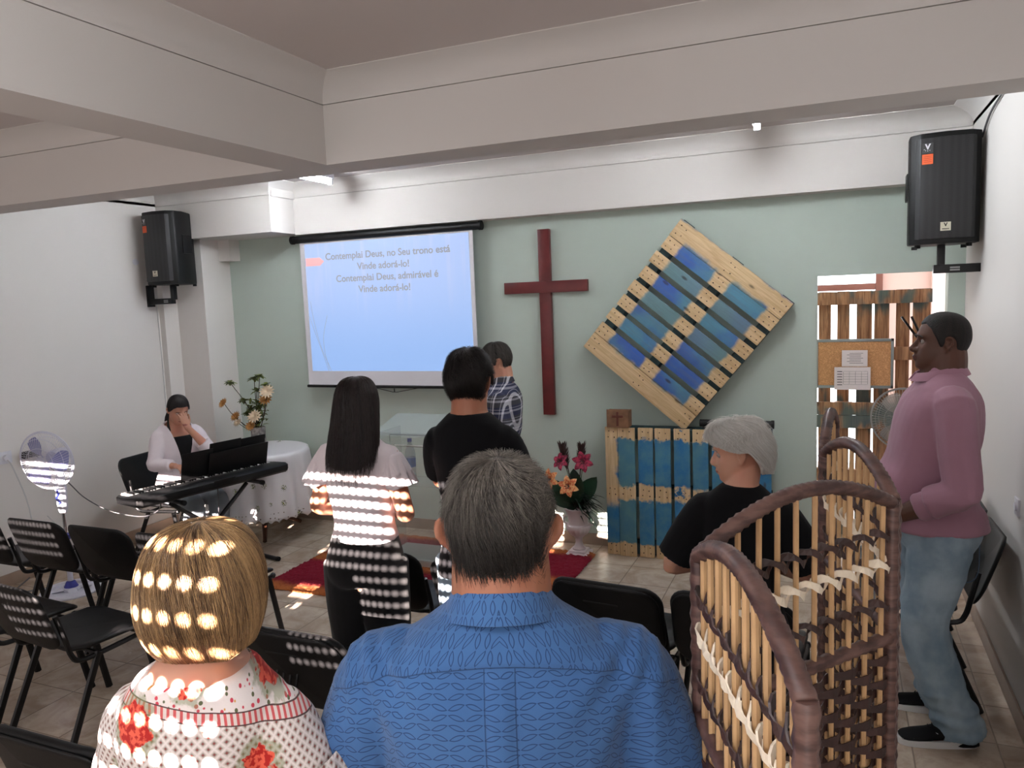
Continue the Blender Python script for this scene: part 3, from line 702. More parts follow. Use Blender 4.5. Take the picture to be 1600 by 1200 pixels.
# ------------------------------------------------------------------ round table, cloth, vase
TX, TY = -4.64, 5.22
t = thing('round_table', 'round table hidden under a white embroidered cloth', 'table', (TX, TY, 0))
M_dw = mat('dark_wood', (70, 42, 28), .5, vary=(8, .2))
MB().lathe([(.02, .70), (.395, .70), (.40, .71), (.40, .735), (.39, .74), (.02, .74)], n=40).build('tabletop', M_dw, t, smooth=True)
MB().lathe([(.05, .12), (.06, .2), (.035, .35), (.04, .55), (.07, .7)], n=16).build('pedestal', M_dw, t, smooth=True)
for k in range(3):
    a = 2*PI*k/3-.9; MB().tube([(math.cos(a)*.03, math.sin(a)*.03, .17), (math.cos(a)*.2, math.sin(a)*.2, .10), (math.cos(a)*.34, math.sin(a)*.34, .02)], [.03, .024, .018], 8, smooth=4).build('leg', M_dw, t, smooth=True)
def cloth():
    N = 240; rows = [(.0, .0), (.2, 0), (.35, 0), (.395, 0), (.408, -.006), (.416, -.03)]+[(.416, -.03-.52*(i/16)) for i in range(1, 17)]
    vs = []
    for ri, (r, dz) in enumerate(rows):
        for k in range(N):
            th = 2*PI*k/N; dep = min(1, max(0, -dz-.01)/.5)
            w_ = .5*math.sin(th*13+.8*math.sin(th*2))+.28*math.sin(th*21+1.3)+.2*math.sin(th*7)
            rr = r+dep**.9*(.035+.045*w_)
            z = .752+dz
            if ri == len(rows)-1: z += .022*abs(math.sin(th*21))-.012*abs(math.cos(th*5))
            vs.append((rr*math.cos(th), rr*math.sin(th), z))
    mb = MB(); m = len(rows); mb.poly(vs, [(i*N+k, i*N+(k+1) % N, (i+1)*N+(k+1) % N, (i+1)*N+k) for i in range(1, m-1) for k in range(N)]); mb.f.append(tuple(range(N, 2*N))); mb.mi.append(0)
    g = G('white_embroidered_tablecloth', .85, spec=.2); X, Y, Z = g.xyz()
    th = g.math('ARCTAN2', Y, X); p = g.vec(g.math('MULTIPLY', th, 2.2), g.math('MULTIPLY', Z, 4.2), g.math('MULTIPLY', g.math('SQRT', g.math('ADD', g.math('MULTIPLY', X, X), g.math('MULTIPLY', Y, Y))), 2.0))
    f = g.inv(g.step(g.vor(p, 1.6, rnd=.7), .13, .24)); pet = g.step(g.math('ADD', g.noise(p, 26, 1), g.math('MULTIPLY', g.noise(p, 9, 2), .4)), .70, .76)
    col = g.mix(g.math('MULTIPLY', f, pet), c(226, 224, 226), g.mix(g.step(g.noise(p, 11, 1), .45, .55), c(124, 140, 80), c(96, 96, 84)))
    col = g.mix(g.math('MULTIPLY', g.inv(g.step(g.vor(p, 1.6, rnd=.7), .03, .07)), .9), col, c(150, 160, 70)); g.color(col)
    hem = g.inv(g.step(Z, .27, .285)); hp = g.vec(g.math('MULTIPLY', th, 7.5), g.math('MULTIPLY', Z, 18), 0)
    hole = g.math('MULTIPLY', g.math('MULTIPLY', g.inv(g.step(g.vor(hp, 2.1, rnd=.55), .2, .24)), hem), g.inv(g.math('MULTIPLY', g.inv(g.step(Z, .2, .205)), 0)))
    g.lk(g.inv(hole), g.b.inputs['Alpha']); g.bump(g.noise(scale=220, detail=2), .1, .001)
    o = mb.build('tablecloth', g.m, smooth=True, auto=180, loc=(TX, TY, 0)); tag(o, 'white tablecloth with green embroidery and lace hem over the round table', 'tablecloth')
    md = o.modifiers.new('thickness', 'SOLIDIFY'); md.thickness = .0015
cloth()
g = G('grey_concrete_vase', .8); g.color(g.mix(g.step(g.noise(scale=30, detail=5), .35, .65), c(104, 100, 98), c(156, 150, 146))); g.bump(g.noise(scale=60), .3, .003)
t = thing('vase', 'grey cylindrical vase on the white tablecloth', 'vase', (-4.665, 5.24, .7545))
MB().lathe([(.01, 0), (.06, 0), (.062, .01), (.062, .19), (.058, .192), (.052, .185), (.05, .03)], n=28).build('cylinder', g.m, t, smooth=True)
M_tw = mat('dark_twig', (58, 44, 30), .7, vary=(9, .2)); M_lf = mat('olive_green_leaves', (96, 108, 48), .6, vary=(14, .3)); M_crm = mat('cream_petals', (226, 206, 176), .7, vary=(20, .1)); M_och = mat('ochre_petals', (190, 138, 74), .7, vary=(20, .2))
vase_p = Vector((-4.665, 5.24, .93))
def mum(m, p, r, lab, dense=26):
    t = thing('artificial_flower', lab, 'flower', tuple(vase_p+Vector(p)), 0, 'flowers in the grey vase'); rnd = random.Random(int(abs(p[0]*1000+p[2]*777)))
    mb = MB(); d = Vector((p[0]*1.2+.2, -.8, .55)).normalized(); a, b = perp(d)
    for ringi, (k0, tilt, L) in enumerate(((dense//2, .25, r), (dense//3, .7, r*.8), (dense//5+2, 1.4, r*.55))):
        for k in range(k0):
            th = 2*PI*k/k0+ringi*.4; rad = a*math.cos(th)+b*math.sin(th); leaf(mb, (0, 0, 0), rad+d*tilt, L, r*.30, .05, 4, tuple(d))
    mb.build('petals', m, t, smooth=True, auto=180)
    MB().tube([(0, 0, 0), tuple(-Vector(p)*.45+Vector((p[0]*.15, 0, -.02))), tuple(-Vector(p)+Vector((p[0]*.05, 0, -.05)))], .003, 5, smooth=4).build('stem', M_tw, t)
mum(M_och, (-.345, -.02, .22), .055, 'ochre flower on the far left twig of the grey vase')
mum(M_och, (-.235, -.0, .10), .055, 'ochre flower low at the left of the grey vase bouquet')
mum(M_crm, (.03, -.06, .115), .07, 'cream flower just above the rim of the grey vase')
mum(M_crm, (.15, -.02, .33), .072, 'cream flower at the upper right of the grey vase bouquet')
mum(M_och, (.11, .0, .26), .065, 'ochre flower at the right of the grey vase bouquet')
mum(M_crm, (-.2, -.02, .05), .045, 'small cream flower lowest at the left of the grey vase')
mum(M_och, (-.03, -.05, .03), .055, 'ochre flower sunk at the rim of the grey vase')
t = thing('flower_greenery', 'green blossoms and leafy twigs rising from the grey vase', 'plant', tuple(vase_p)); rnd = random.Random(8); sprs = [(-.27, 0, .40), (.0, 0, .44), (.08, -.02, .46), (.02, .0, .33), (-.13, 0, .24), (.06, .0, .20), (-.04, -.03, .16), (.12, 0, .38), (-.1, .0, .12)]
mb = MB()
for s in sprs: mb.tube([(0, 0, -.05), (s[0]*.3, 0, s[2]*.45), s], .003, 5, smooth=4)
mb.build('twigs', M_tw, t)
mb = MB()
for s in sprs:
    for k in range(16):
        a = rnd.uniform(0, 2*PI); leaf(mb, s, (math.cos(a), math.sin(a)*.8-.3, rnd.uniform(-.2, 1)), rnd.uniform(.04, .07), .032, .3, 4)
for k in range(90): u = rnd.random(); leaf(mb, (rnd.uniform(-.06, .08), rnd.uniform(-.03, .03), u*.25), (rnd.uniform(-1, 1), rnd.uniform(-1, .5), rnd.uniform(0, 1)), rnd.uniform(.05, .08), .026, .3, 4)
mb.build('leaves', M_lf, t, smooth=True, auto=180)
t = tag(MB().rbox(-.1, .1, -.07, .07, 0, .004).build('booklet', mat('dark_blue_booklet', (60, 66, 92), .6, vary=(6, .1)), bevel=.001, loc=(-4.80, 5.02, .7545)), 'thin dark blue booklet lying on the white tablecloth', 'booklet')

# ------------------------------------------------------------------ acrylic lectern and water bottle
g = G('clear_acrylic', .06); g.b.inputs['Transmission Weight'].default_value = 1; g.b.inputs['IOR'].default_value = 1.2; g.color((.86, .9, .88, 1)); M_acr = g.m; M_acr = mat('clear_acrylic_sheet', (200, 212, 206), .08, alpha=.14)
M_edge = mat('frosted_acrylic_edge', (186, 192, 188), .4, alpha=.6); M_edd = mat('dark_acrylic_edge', (96, 96, 92), .4)
t = thing('lectern', 'clear acrylic lectern standing between the young woman and young man', 'lectern', (-2.88, 4.95, .024))
MB().rbox(-.26, .26, -.15, -.144, .05, 1.0).build('front_panel', M_acr, t)
for s in (-1, 1): MB().rbox(s*.257-.003, s*.257+.003, -.144, .16, .05, 1.0).build('side_panel', M_acr, t)
MB().prism([(-.30, -.19, .98), (-.30, -.19, .988), (-.30, .2, 1.09), (-.30, .2, 1.082)], (0, 0, 0), (.60, 0, 0)).build('top', M_acr, t)
mb = MB(); mb.rbox(-.16, .26, -.154, -.150, .985, .992); mb.rbox(-.163, -.158, -.154, -.150, .93, .99); mb.rbox(-.02, .2, -.153, -.150, .90, .907); mb.build('top_edge', M_edd, t)
mb = MB(); mb.rbox(-.12, .26, -.156, -.151, .905, .912); mb.build('panel_edge', mat('bright_acrylic_edge', (225, 230, 225), .4), t)
MB().rbox(-.254, .254, -.143, .15, .60, .606).build('shelf', M_acr, t)
MB().rbox(-.27, .27, -.17, .18, .0, .05).build('base', M_edge, t, bevel=.006)
t = thing('water_bottle', 'plastic water bottle with blue cap on the lectern shelf', 'bottle', (-2.965, 4.95, .6305))
g = G('clear_bottle_plastic', .1); g.b.inputs['Transmission Weight'].default_value = .75; g.b.inputs['IOR'].default_value = 1.1; g.color((.8, .86, .92, 1))
MB().lathe([(.01, 0), (.036, 0), (.04, .01), (.04, .06), (.037, .075), (.04, .09), (.04, .20), (.037, .23), (.022, .27), (.014, .29), (.014, .30)], n=20).build('body', g.m, t, smooth=True)
MB().lathe([(.001, .30), (.017, .30), (.017, .325), (.001, .325)], n=16).build('cap', mat('blue_cap', (40, 52, 130), .4), t, smooth=True)
MB().lathe([(.0405, .11), (.0405, .18)], n=20).build('label', mat('blue_bottle_label', (70, 90, 150), .5, vary=(30, .5)), t, smooth=True)

# ------------------------------------------------------------------ chairs
def make_chair(name, label, padded=False):
    t = thing(name, label, 'chair')
    FR = .0125
    for s in (-1, 1):
        MB().tube([(s*.235, .235, .0), (s*.225, .15, .425)], FR, 8, flat=1.5).build('leg', M_blackm, t, smooth=True)
        MB().tube([(s*.235, -.27, .0), (s*.225, -.08, .425)], FR, 8, flat=1.5).build('leg', M_blackm, t, smooth=True)
    mb = MB()
    for s in (-1, 1):
        mb.tube([(s*.222, .18, .425), (s*.222, -.06, .415), (s*.222, -.17, .42), (s*.222, -.205, .46), (s*.222, -.225, .54), (s*.215, -.255, .66)], FR, 8, smooth=4)
        mb.ball((s*.222, .19, .425), .018, 8)
    mb.tube([(-.222, .15, .42), (.222, .15, .42)], .01, 8); mb.tube([(-.222, -.08, .415), (.222, -.08, .415)], .01, 8)
    mb.build('frame', M_blackm, t, smooth=True)
    k = .05 if padded else .03
    o = rrect(.46, .43, .09)
    prof = [(.02, .012), (.5, .014), (.85, .014), (.95, .012), (.99, .007), (1.0, .003)]
    if padded: prof = [(.02, .026), (.5, .026), (.85, .024), (.94, .019), (.985, .011), (1.0, .004)]
    sm = pad(o, prof)
    sm.v = [(x, z+.03, .452+(.014 if padded else 0)+y*-1+.03*(x/.23)**2*.6-.02*max(0, z/.2)**3) for x, y, z in sm.v]
    sm.build('seat', M_blackf if padded else M_black, t, smooth=True, auto=80)
    ob = rrect(.475, .33, .085, taper=-.06)
    def bend(p):
        x, y, z = p; return (x, y-.035*(1-(x/.24)**2)-.245-.10*(z+.16)/.33-.02*max(0, -z/.16)**2*-1, z+.655)
    pb = pad(ob, [(.02, .012), (.5, .012), (.88, .011), (.96, .009), (.99, .006), (1.0, .002)] if not padded else [(.02, .022), (.5, .022), (.86, .021), (.94, .017), (.985, .011), (1.0, .004)], bend)
    back = pb.build('backrest', M_black if not padded else M_blackf, t, smooth=True, auto=80)
    if padded:   # moulded shell behind the pad, with vent ribs
        ob2 = rrect(.465, .315, .08)
        def bend2(p):
            x, y, z = p; return (x, y-.035*(1-(x/.24)**2)-.270-.10*(z+.16)/.33, z+.655)
        pad(ob2, [(.02, .006), (.9, .006), (.97, .005), (1.0, .002)], bend2).build('back_shell', M_black, t, smooth=True, auto=80)
        mb = MB()
        for x in (-.05, -.02, .01, .04):
            mb.box(x, -.270-.035-.10*.4-.009, .65, .009, .006, .15, rot=Matrix.Rotation(R(-17), 3, 'X'))
        mb.box(-.005, -.270-.035-.10*.62-.009, .735, .15, .006, .008)
        mb.build('vent_rib', M_blackm, back, bevel=.002)
    return t
PROTO_A = make_chair('chair', 'x'); PROTO_B = make_chair('chair', 'x', True)
used = set()
def chair(kind, x, y, rz, label, group):
    P = PROTO_A if kind == 'A' else PROTO_B
    if kind in used: o = dup(P, (x, y, 0), R(rz), label, group)
    else:
        o = P; used.add(kind); o.location = (x, y, 0); o.rotation_euler = (0, 0, R(rz)); o['label'] = label; o['group'] = group
    return o
# the front face of a row is where the backs stand: seat centre sits .3 m before them
RA, RB, RC = 'chairs of the front row', 'chairs of the second row', 'chairs of the back row'
chair('A', -4.27, 3.23, 0, 'black chair in the front row beside the left wall, in front of the fan pole', RA)
chair('A', -3.76, 3.23, 0, 'black chair in the front row with its plain back right of the fan', RA)
chair('A', -3.24, 3.23, 0, 'black chair in the front row carrying the ring-marked bag, mostly behind the blonde head', RA)
chair('A', -4.80, 3.2, 0, 'black chair at the left end of the front row, cut by the frame', RA)
chair('A', -2.02, 3.34, 0, 'black chair between the standing young woman and young man', RA)
chair('B', -.835, 3.25, -5, 'padded black chair right of the man in the blue shirt, whole back visible', RA)
chair('B', -.34, 3.25, -4, 'padded black chair behind the woven divider beside the elderly woman', RA)
chair('A', -1.47, 3.30, 0, 'black chair ahead of the young man, its seat corner showing right of the grey-haired head', RA)
chair('A', -3.36, 2.47, -6, 'black chair in the second row at the left edge with sun dots on its back', RB)
chair('A', -3.90, 2.47, -4, 'black chair at the far left of the second row, only its seat in frame', RB)
chair('B', -1.83, 2.47, 0, 'padded black chair with sun dots between the blonde and grey-haired heads', RB)
chair('B', -1.28, 2.44, 3, 'padded black chair mostly hidden by the blue shirt shoulder', RB)
chair('B', -.285, 2.40, -2, 'padded black chair low behind the woven divider, right of the blue shirt', RB)
chair('B', -2.03, 1.69, 0, 'black padded chair nearest the camera in the bottom left corner', RC)
chair('A', .345, 4.10, 92, 'black chair against the right wall, the nearer of the two behind the standing man', 'chairs by the right wall')
chair('A', .345, 4.56, 90, 'black chair against the right wall, the farther of the two', 'chairs by the right wall')
# bag with ring mark
t = thing('flat_bag', 'flat black case with a pale ring mark on a front row chair seat', 'bag', (-3.40, 3.20, .472), R(8))
MB().rbox(-.17, .15, -.15, .13, 0, .022).build('case', M_blackf, t, bevel=.008)
mb = MB(); mb.poly([(math.cos(2*PI*k/24)*r, math.sin(2*PI*k/24)*r, z) for z in (.0222, .0235) for r in (.036, .044) for k in range(24)], [(k, (k+1) % 24, 24+(k+1) % 24, 24+k) for k in range(24)]+[(48+k, 48+(k+1) % 24, 72+(k+1) % 24, 72+k) for k in range(24)]+[(24+k, 24+(k+1) % 24, 72+(k+1) % 24, 72+k) for k in range(24)]+[(k, (k+1) % 24, 48+(k+1) % 24, 48+k) for k in range(24)])
mb.build('ring_mark', M_wplas, t)

# ------------------------------------------------------------------ keyboard on an X stand
KA = Vector((-4.44, 3.66, 0)); KBp = Vector((-4.18, 4.90, 0)); kd = (KBp-KA); KL = kd.length; kang = math.atan2(kd.y, kd.x)
kt = thing('digital_piano', 'long black digital piano in front of the seated pianist', 'keyboard', ((KA.x+KBp.x)/2, (KA.y+KBp.y)/2, .665), kang)
# local x along the keyboard, local +y toward the wall (player side)
prof = [(-.155, .02), (-.13, .0), (.15, .0), (.165, .012), (.165, .05), (.03, .052), (.02, .070), (-.12, .078), (-.155, .062)]
mb = MB(); mb.prism([(-KL/2+.03, y, z) for y, z in prof], (0, 0, 0), (KL-.06, 0, 0)); mb.build('case', M_black, kt, bevel=.004)
for s in (-1, 1):
    pr = [(y*.99, z) for y, z in prof]; pr[4] = (.163, .06); pr[5] = (.04, .066)
    mb = MB(); a = [(s*(KL/2-.035), y, z) for y, z in pr]; b = [(s*(KL/2-.0), y*.8, .01+z*.75) for y, z in pr]; mb.rings([a, b]); mb.build('end_block', M_blackm, kt, bevel=.003)
nk = 52; kw = (KL-.10)/nk
mb = MB()
for i in range(nk): x = -KL/2+.05+kw*i; mb.rbox(x+.0006, x+kw-.0006, .03, .16, .054, .068)
mb.build('white_keys', mat('white_piano_keys', (228, 224, 222), .25, vary=(3, .02)), kt, bevel=.001)['kind'] = 'stuff'
mb = MB()
for i in range(nk-1):
    if (i % 7) in (0, 2, 3, 5, 6): x = -KL/2+.05+kw*(i+1); mb.rbox(x-.006, x+.006, .03, .11, .066, .08)
mb.build('black_keys', M_blackm, kt, bevel=.001)['kind'] = 'stuff'
MB().rbox(-.06, .12, -.155, -.150, .03, .07).build('connector_panel', M_blackm, kt)
mb = MB(); mb.prism([(-.02, -.03, .09), (-.02, -.022, .09), (-.02, -.062, .26), (-.02, -.07, .26)], (0, 0, 0), (.52, 0, 0)); mb.build('music_rest', M_black, kt, bevel=.003)
# X stand
kst = thing('keyboard_stand', 'black X-shaped stand carrying the digital piano', 'stand', (kt.location.x, kt.location.y, 0), kang)
for s, nm in ((1, 'a'), (-1, 'b')):
    MB().tube([(s*-.40, s*.012, .03), (s*.33, s*.012, .62)], .016, 8).build('cross_bar', M_blackm, kst, smooth=True)
for s in (-1, 1):
    MB().tube([(s*.33, -.17, .643), (s*.33, .17, .643)], .016, 10).build('support_tube', M_blackm, kst, smooth=True)
    MB().tube([(s*.40, -.2, .018), (s*.40, .2, .018)], .016, 10).build('foot_tube', M_blackm, kst, smooth=True)
    for e in (-1, 1):
        MB().tube([(s*.40, e*.2, .0185), (s*.40, e*.225, .0185)], .0185, 10).build('rubber_cap', M_blackf, kst, smooth=True)
        MB().tube([(s*.33, e*.17, .643), (s*.33, e*.195, .643)], .019, 10).build('rubber_cap', M_blackf, kst, smooth=True)
MB().tube([(0, -.03, .325), (0, .03, .325)], .028, 12).build('hub', M_blackm, kst, smooth=True)
# folders on the music rest
def folder(lab, x0, x1, y, h, lean=.235):
    def P(x, z, o): return (x, y+o-z*lean, z)
    mb = MB(); mb.prism([P(x0, 0, 0), P(x1, 0, 0), P(x1, h, 0), P(x0, h, 0)], (0, 0, 0), (0, .006, 0))
    o = mb.build('music_folder', M_black, bevel=.002); o.parent = None
    o.matrix_world = Matrix.Translation(kt.location+Vector((0, 0, .094))) @ Matrix.Rotation(kang, 4, 'Z')
    tag(o, lab, 'folder', 'music folders on the digital piano')
folder('tall black music folder on the left of the digital piano rest', -.23, .02, -.010, .20)
folder('black music folder in the middle of the digital piano rest', .0, .27, .004, .235)
folder('small black music folder at the right of the digital piano rest', .27, .50, .012, .225)
cable('pedal_cable', 'black cable dangling from the digital piano to the floor', [(-4.30, 4.35, .66), (-4.36, 4.4, .45), (-4.45, 4.45, .2), (-4.55, 4.4, .01)], .004, M_gcab)
chair('A', -4.93, 4.54, -84, 'black chair on which the pianist sits', 'pianist chair')
t = tag(MB().rbox(-.05, .05, -.1, .1, 0, .035).build('sustain_pedal', M_black, bevel=.008, loc=(-4.55, 4.30, 0)), 'black sustain pedal on the floor below the digital piano', 'pedal')

# ------------------------------------------------------------------ pedestal fans
def fan(name, label, loc, rz, zc, r, m_grill, m_body, m_blade, tilt, logo):
    t = thing(name, label, 'fan', loc, rz); T = Matrix.Rotation(tilt, 3, 'X')
    def tr(p): q = T @ Vector(p); return (q.x, q.y-.02, q.z+zc)
    mb = MB()
    for s, d0 in ((1, -.075), (-1, .045)):
        for k in range(64):
            a = 2*PI*k/64; pts = []
            for u in (0.16, .5, .8, .95, 1.0):
                y = d0*(1-u**4)*1.0 if u < 1 else 0
                pts.append(tr((math.cos(a+.25*u*s)*r*u, y-.02, math.sin(a+.25*u*s)*r*u)))
            mb.tube(pts, .0011, 3, cap=False)
    mb.build('wire_grille', m_grill, t)['kind'] = 'stuff'
    mb = MB()
    for rr, y0, tk in ((r, -.02, .006), (r*.97, -.028, .003), (r*.8, -.02-.075*(1-.41), .0016), (r*.8, -.02+.045*(.59), .0016), (r*.5, -.02-.07, .0016)):
        n = 40; pts = [tr((math.cos(2*PI*k/n)*rr, y0, math.sin(2*PI*k/n)*rr)) for k in range(n+1)]; mb.tube(pts, tk, 6, cap=False)
    mb.build('rim', m_grill, t, smooth=True)
    mb = MB(); mb.lathe([(.001, -.098), (r*.17, -.094), (r*.19, -.085), (.001, -.08)], n=20, axis=None)
    mb.v = [tr((x, z, y)) for x, y, z in mb.v]; mb.build('front_cap', m_body, t, smooth=True)
    mb = MB(); mb.lathe([(.001, .03), (.05, .03), (.055, .05), (.055, .12), (.045, .16), (.02, .175), (.001, .175)], n=18); mb.v = [tr((x, z, y)) for x, y, z in mb.v]; mb.build('motor_housing', m_body, t, smooth=True)
    for k in range(3):
        a0 = 2*PI*k/3; mb = MB(); vs = []
        for i in range(7):
            u = i/6; rr = r*(.14+.74*u); w_ = .42+.25*math.sin(u*PI)
            for j in range(5):
                a = a0+(j/4-.5)*w_*1.7; vs.append(tr((math.cos(a)*rr, -.035+(j/4-.5)*.045, math.sin(a)*rr)))
        n0 = len(vs); vs += [(x, y+.002, z) for x, y, z in vs]; fs = []
        for i in range(6):
            for j in range(4):
                q = (i*5+j, i*5+j+1, i*5+j+6, i*5+j+5); fs += [q, tuple(n0+v for v in q[::-1])]
        mb.poly(vs, fs); mb.build('blade', m_blade, t, smooth=True, auto=180)
    MB().tube([(0, .06, zc-.03), (0, .065, zc-.16), (0, .06, zc-.20)], [.022, .03, .03], 10, smooth=3).build('neck', m_body, t, smooth=True)
    mb = MB(); mb.tube([(0, .06, zc-.19), (0, .06, zc-.22), (0, .06, zc-.36), (0, .06, zc-.40)], [(.036, .03), (.04, .034), (.036, .03), (.024, .022)], 14, smooth=3); cp = mb.build('control_box', m_body, t, smooth=True)
    mb = MB()
    if logo:
        for s in (0, 1): mb.tube([(.012-.024*s, .06-.036, zc-.25-.05*s), (.0, .06-.038, zc-.27-.03*s), (-.012+.024*s, .06-.036, zc-.29-.03*s), (.008-.01*s, .024, zc-.315-.02*s)], .006, 6, smooth=4)
    for k in range(2): mb.tube([(0, .032, zc-.235-.012*k), (0, .02, zc-.235-.012*k)], .007, 8)
    mb.build('buttons', mat('blue_fan_print', (40, 52, 150), .5), t)
    MB().tube([(0, .06, zc-.39), (0, .06, .34)], .012, 10).build('chrome_pole', M_chrome, t, smooth=True)
    MB().tube([(0, .06, .40), (0, .06, .03)], .019, 12).build('outer_pole', m_body, t, smooth=True)
    MB().lathe([(.02, .38), (.028, .385), (.03, .42), (.02, .43)], cy=.06, n=16).build('collar', mat('blue_fan_collar', (44, 52, 140), .4, vary=(6, .1)), t, smooth=True)
    MB().lathe([(.03, .03), (.048, .035), (.03, .075), (.02, .08)], cy=.06, n=20).build('base_collar', mat('blue_fan_collar_base', (44, 52, 140), .4, vary=(6, .1)), t, smooth=True)
    mb = MB(); mb.lathe([(.13, .0), (.2, .0), (.205, .012), (.195, .025), (.16, .032), (.135, .028), (.128, .01)], cy=.06, n=40)
    for k in range(4): a = R(45+90*k); mb.tube([(math.cos(a)*.02, .06+math.sin(a)*.02, .026), (math.cos(a)*.16, .06+math.sin(a)*.16, .02)], [(.035, .012), (.022, .01)], 8)
    mb.lathe([(.001, .0), (.06, .0), (.058, .035), (.001, .04)], cy=.06, n=20); mb.build('base', m_body, t, smooth=True)
    return t
M_lav = mat('pale_lavender_fan_plastic', (206, 206, 218), .4, vary=(4, .03)); g = G('translucent_lavender_blades', .3); g.color(c(150, 152, 200)); g.b.inputs['Alpha'].default_value = .75
fan('pedestal_fan', 'white and blue pedestal fan near the left wall', (-5.06, 3.60, 0), R(14), .985, .205, M_lav, M_lav, g.m, R(4), True)
fan('pedestal_fan', 'grey metal pedestal fan behind the doorway, half hidden by the standing man', (.47, 6.15, 0), R(-20), 1.0, .225, mat('grey_wire', (150, 150, 150), .4, .6), mat('grey_fan_plastic', (120, 118, 118), .5), mat('grey_translucent_blade', (170, 165, 162), .4, alpha=.6), R(0), False)

# ------------------------------------------------------------------ woven folding divider
M_wrap = (lambda g: (g.color(g.mix(g.step(g.noise(g.scale(g.co(), (4, 4, 18)), 4, 4), .35, .65), c(62, 40, 37), c(106, 78, 70))), g.m)[1])(G('brown_paper_wrap', .45))
M_wrapd = mat('dark_brown_woven_strip', (54, 32, 28), .5, vary=(20, .35)); M_rod = mat('natural_cane_rod', (190, 152, 108), .55, vary=(15, .12)); M_white_strip = mat('cream_woven_strip', (232, 218, 196), .5, vary=(25, .08))
def divider():
    A, B, Cc, Dd, E_ = (-.203, 1.205), (-.020, .775), (.110, 1.605), (-.026, 2.055), (.0, 2.51)
    zc, zl, arch = 1.565, 1.295, .072
    root = thing('folding_divider', 'brown woven folding divider with four arched panels on the right', 'room divider', (A[0], A[1], 0))
    def panel(p, q, seed, nm):
        rnd = random.Random(seed); p = Vector((p[0]-A[0], p[1]-A[1], 0)); q = Vector((q[0]-A[0], q[1]-A[1], 0)); L = (q-p).length; ux = (q-p)/L; uy = Vector((-ux.y, ux.x, 0)); gap = .012
        def W(x, z, o=0): v = p+ux*x+uy*o; return (v.x, v.y, z)
        def top(x): return zc-.012+arch*math.sin(PI*min(max((x)/L, 0), 1))**.85
        fr = MB(); r = .0135
        def wrapped(pts, n):
            pts = [Vector(a) for a in catmull([tuple(a) for a in pts], max(1, n//(len(pts)-1)))] if len(pts) > 2 else [Vector(pts[0]).lerp(Vector(pts[1]), i/n) for i in range(n+1)]
            rr = [r*(1+.09*((i % 2)*2-1)+rnd.uniform(-.03, .03)) for i in range(len(pts))]
            fr.tube(pts, rr, 8)
        wrapped([W(gap, 0), W(gap, zc+.0)], 110); wrapped([W(L-gap, 0), W(L-gap, zc)], 110)
        arc = [W(gap+(L-2*gap)*i/10, top(gap+(L-2*gap)*i/10)) for i in range(11)]; wrapped(arc, 60)
        f = fr.build('frame', M_wrap, None, smooth=True, auto=80)
        pe = bpy.data.objects.new('panel', None); COL.objects.link(pe); pe.parent = root; f.parent = pe
        rl = MB()
        pts = [Vector(W(gap, zl)).lerp(Vector(W(L-gap, zl)), i/40) for i in range(41)]; rl.tube(pts, [.013*(1+.1*((i % 2)*2-1)) for i in range(41)], 8)
        rl.build('rail', M_wrap, pe, smooth=True, auto=80); rl = MB()
        pts = [Vector(W(gap, .12)).lerp(Vector(W(L-gap, .12)), i/40) for i in range(41)]; rl.tube(pts, [.014*(1+.1*((i % 2)*2-1)) for i in range(41)], 8)
        rl.build('rail', M_wrap, pe, smooth=True, auto=80)
        xs = [gap+.03+(L-2*gap-.06)*i/9 for i in range(10)]; rods = MB()
        for x in xs: rods.tube([W(x+rnd.uniform(-.003, .003), .13), W(x, zl), W(x+rnd.uniform(-.004, .004), top(x)-.01)], .0052, 7)
        rods.build('cane_rods', M_rod, pe, smooth=True)['kind'] = 'stuff'
        for z0, m, w_ in ((zc-.062, M_wrapd, .011), (zc-.122, M_white_strip, .012), (zc-.20, M_wrapd, .011)):
            br = MB()
            for s in (-1, 1):
                pts = []; n = 54
                for i in range(n+1):
                    x = gap+(L-2*gap)*i/n; ph = PI*(x-xs[0])/(xs[1]-xs[0]); pts.append(Vector(W(x, z0+s*.011*math.sin(ph)+rnd.uniform(-.002, .002), s*.0105*math.cos(ph))))
                # flat twisted ribbon
                vs = []
                for i, v in enumerate(pts):
                    tw = .5*math.sin(i*.9+s); a = Vector((0, 0, 1))*math.cos(tw)+uy*math.sin(tw)*.6; hw = w_*(.60+.14*math.sin(i*1.3+s))
                    b = ux*.0012+uy*.0012; vs += [tuple(v+a*hw-b), tuple(v+a*hw+b), tuple(v-a*hw+b), tuple(v-a*hw-b)]
                br.rings([vs[i*4:i*4+4] for i in range(len(pts))])
            br.build('woven_band', m, pe)
        wv = MB(); z = zl-.04; row = 0
        while z > .15:
            if row % 3 != 5:
                vs = []; n = 44; hw = .0085
                for i in range(n+1):
                    x = gap+(L-2*gap)*i/n; ph = PI*(x-xs[0])/(xs[1]-xs[0])+(PI if row % 2 else 0); o = .0085*math.cos(ph); h = hw*(1+.22*math.cos(2*ph)+rnd.uniform(-.1, .1)); zz = z+rnd.uniform(-.001, .001)
                    vs.append([W(x, zz-h, o-.001), W(x, zz+h, o-.001), W(x, zz+h, o+.001), W(x, zz-h, o+.001)])
                wv.rings(vs)
            z -= .0235; row += 1
        wv.build('woven_strips', M_wrapd, pe)['kind'] = 'stuff'
    panel(B, A, 1, 'a'); panel(A, Cc, 2, 'b'); panel(Cc, Dd, 3, 'c'); panel(Dd, E_, 4, 'd')
divider()
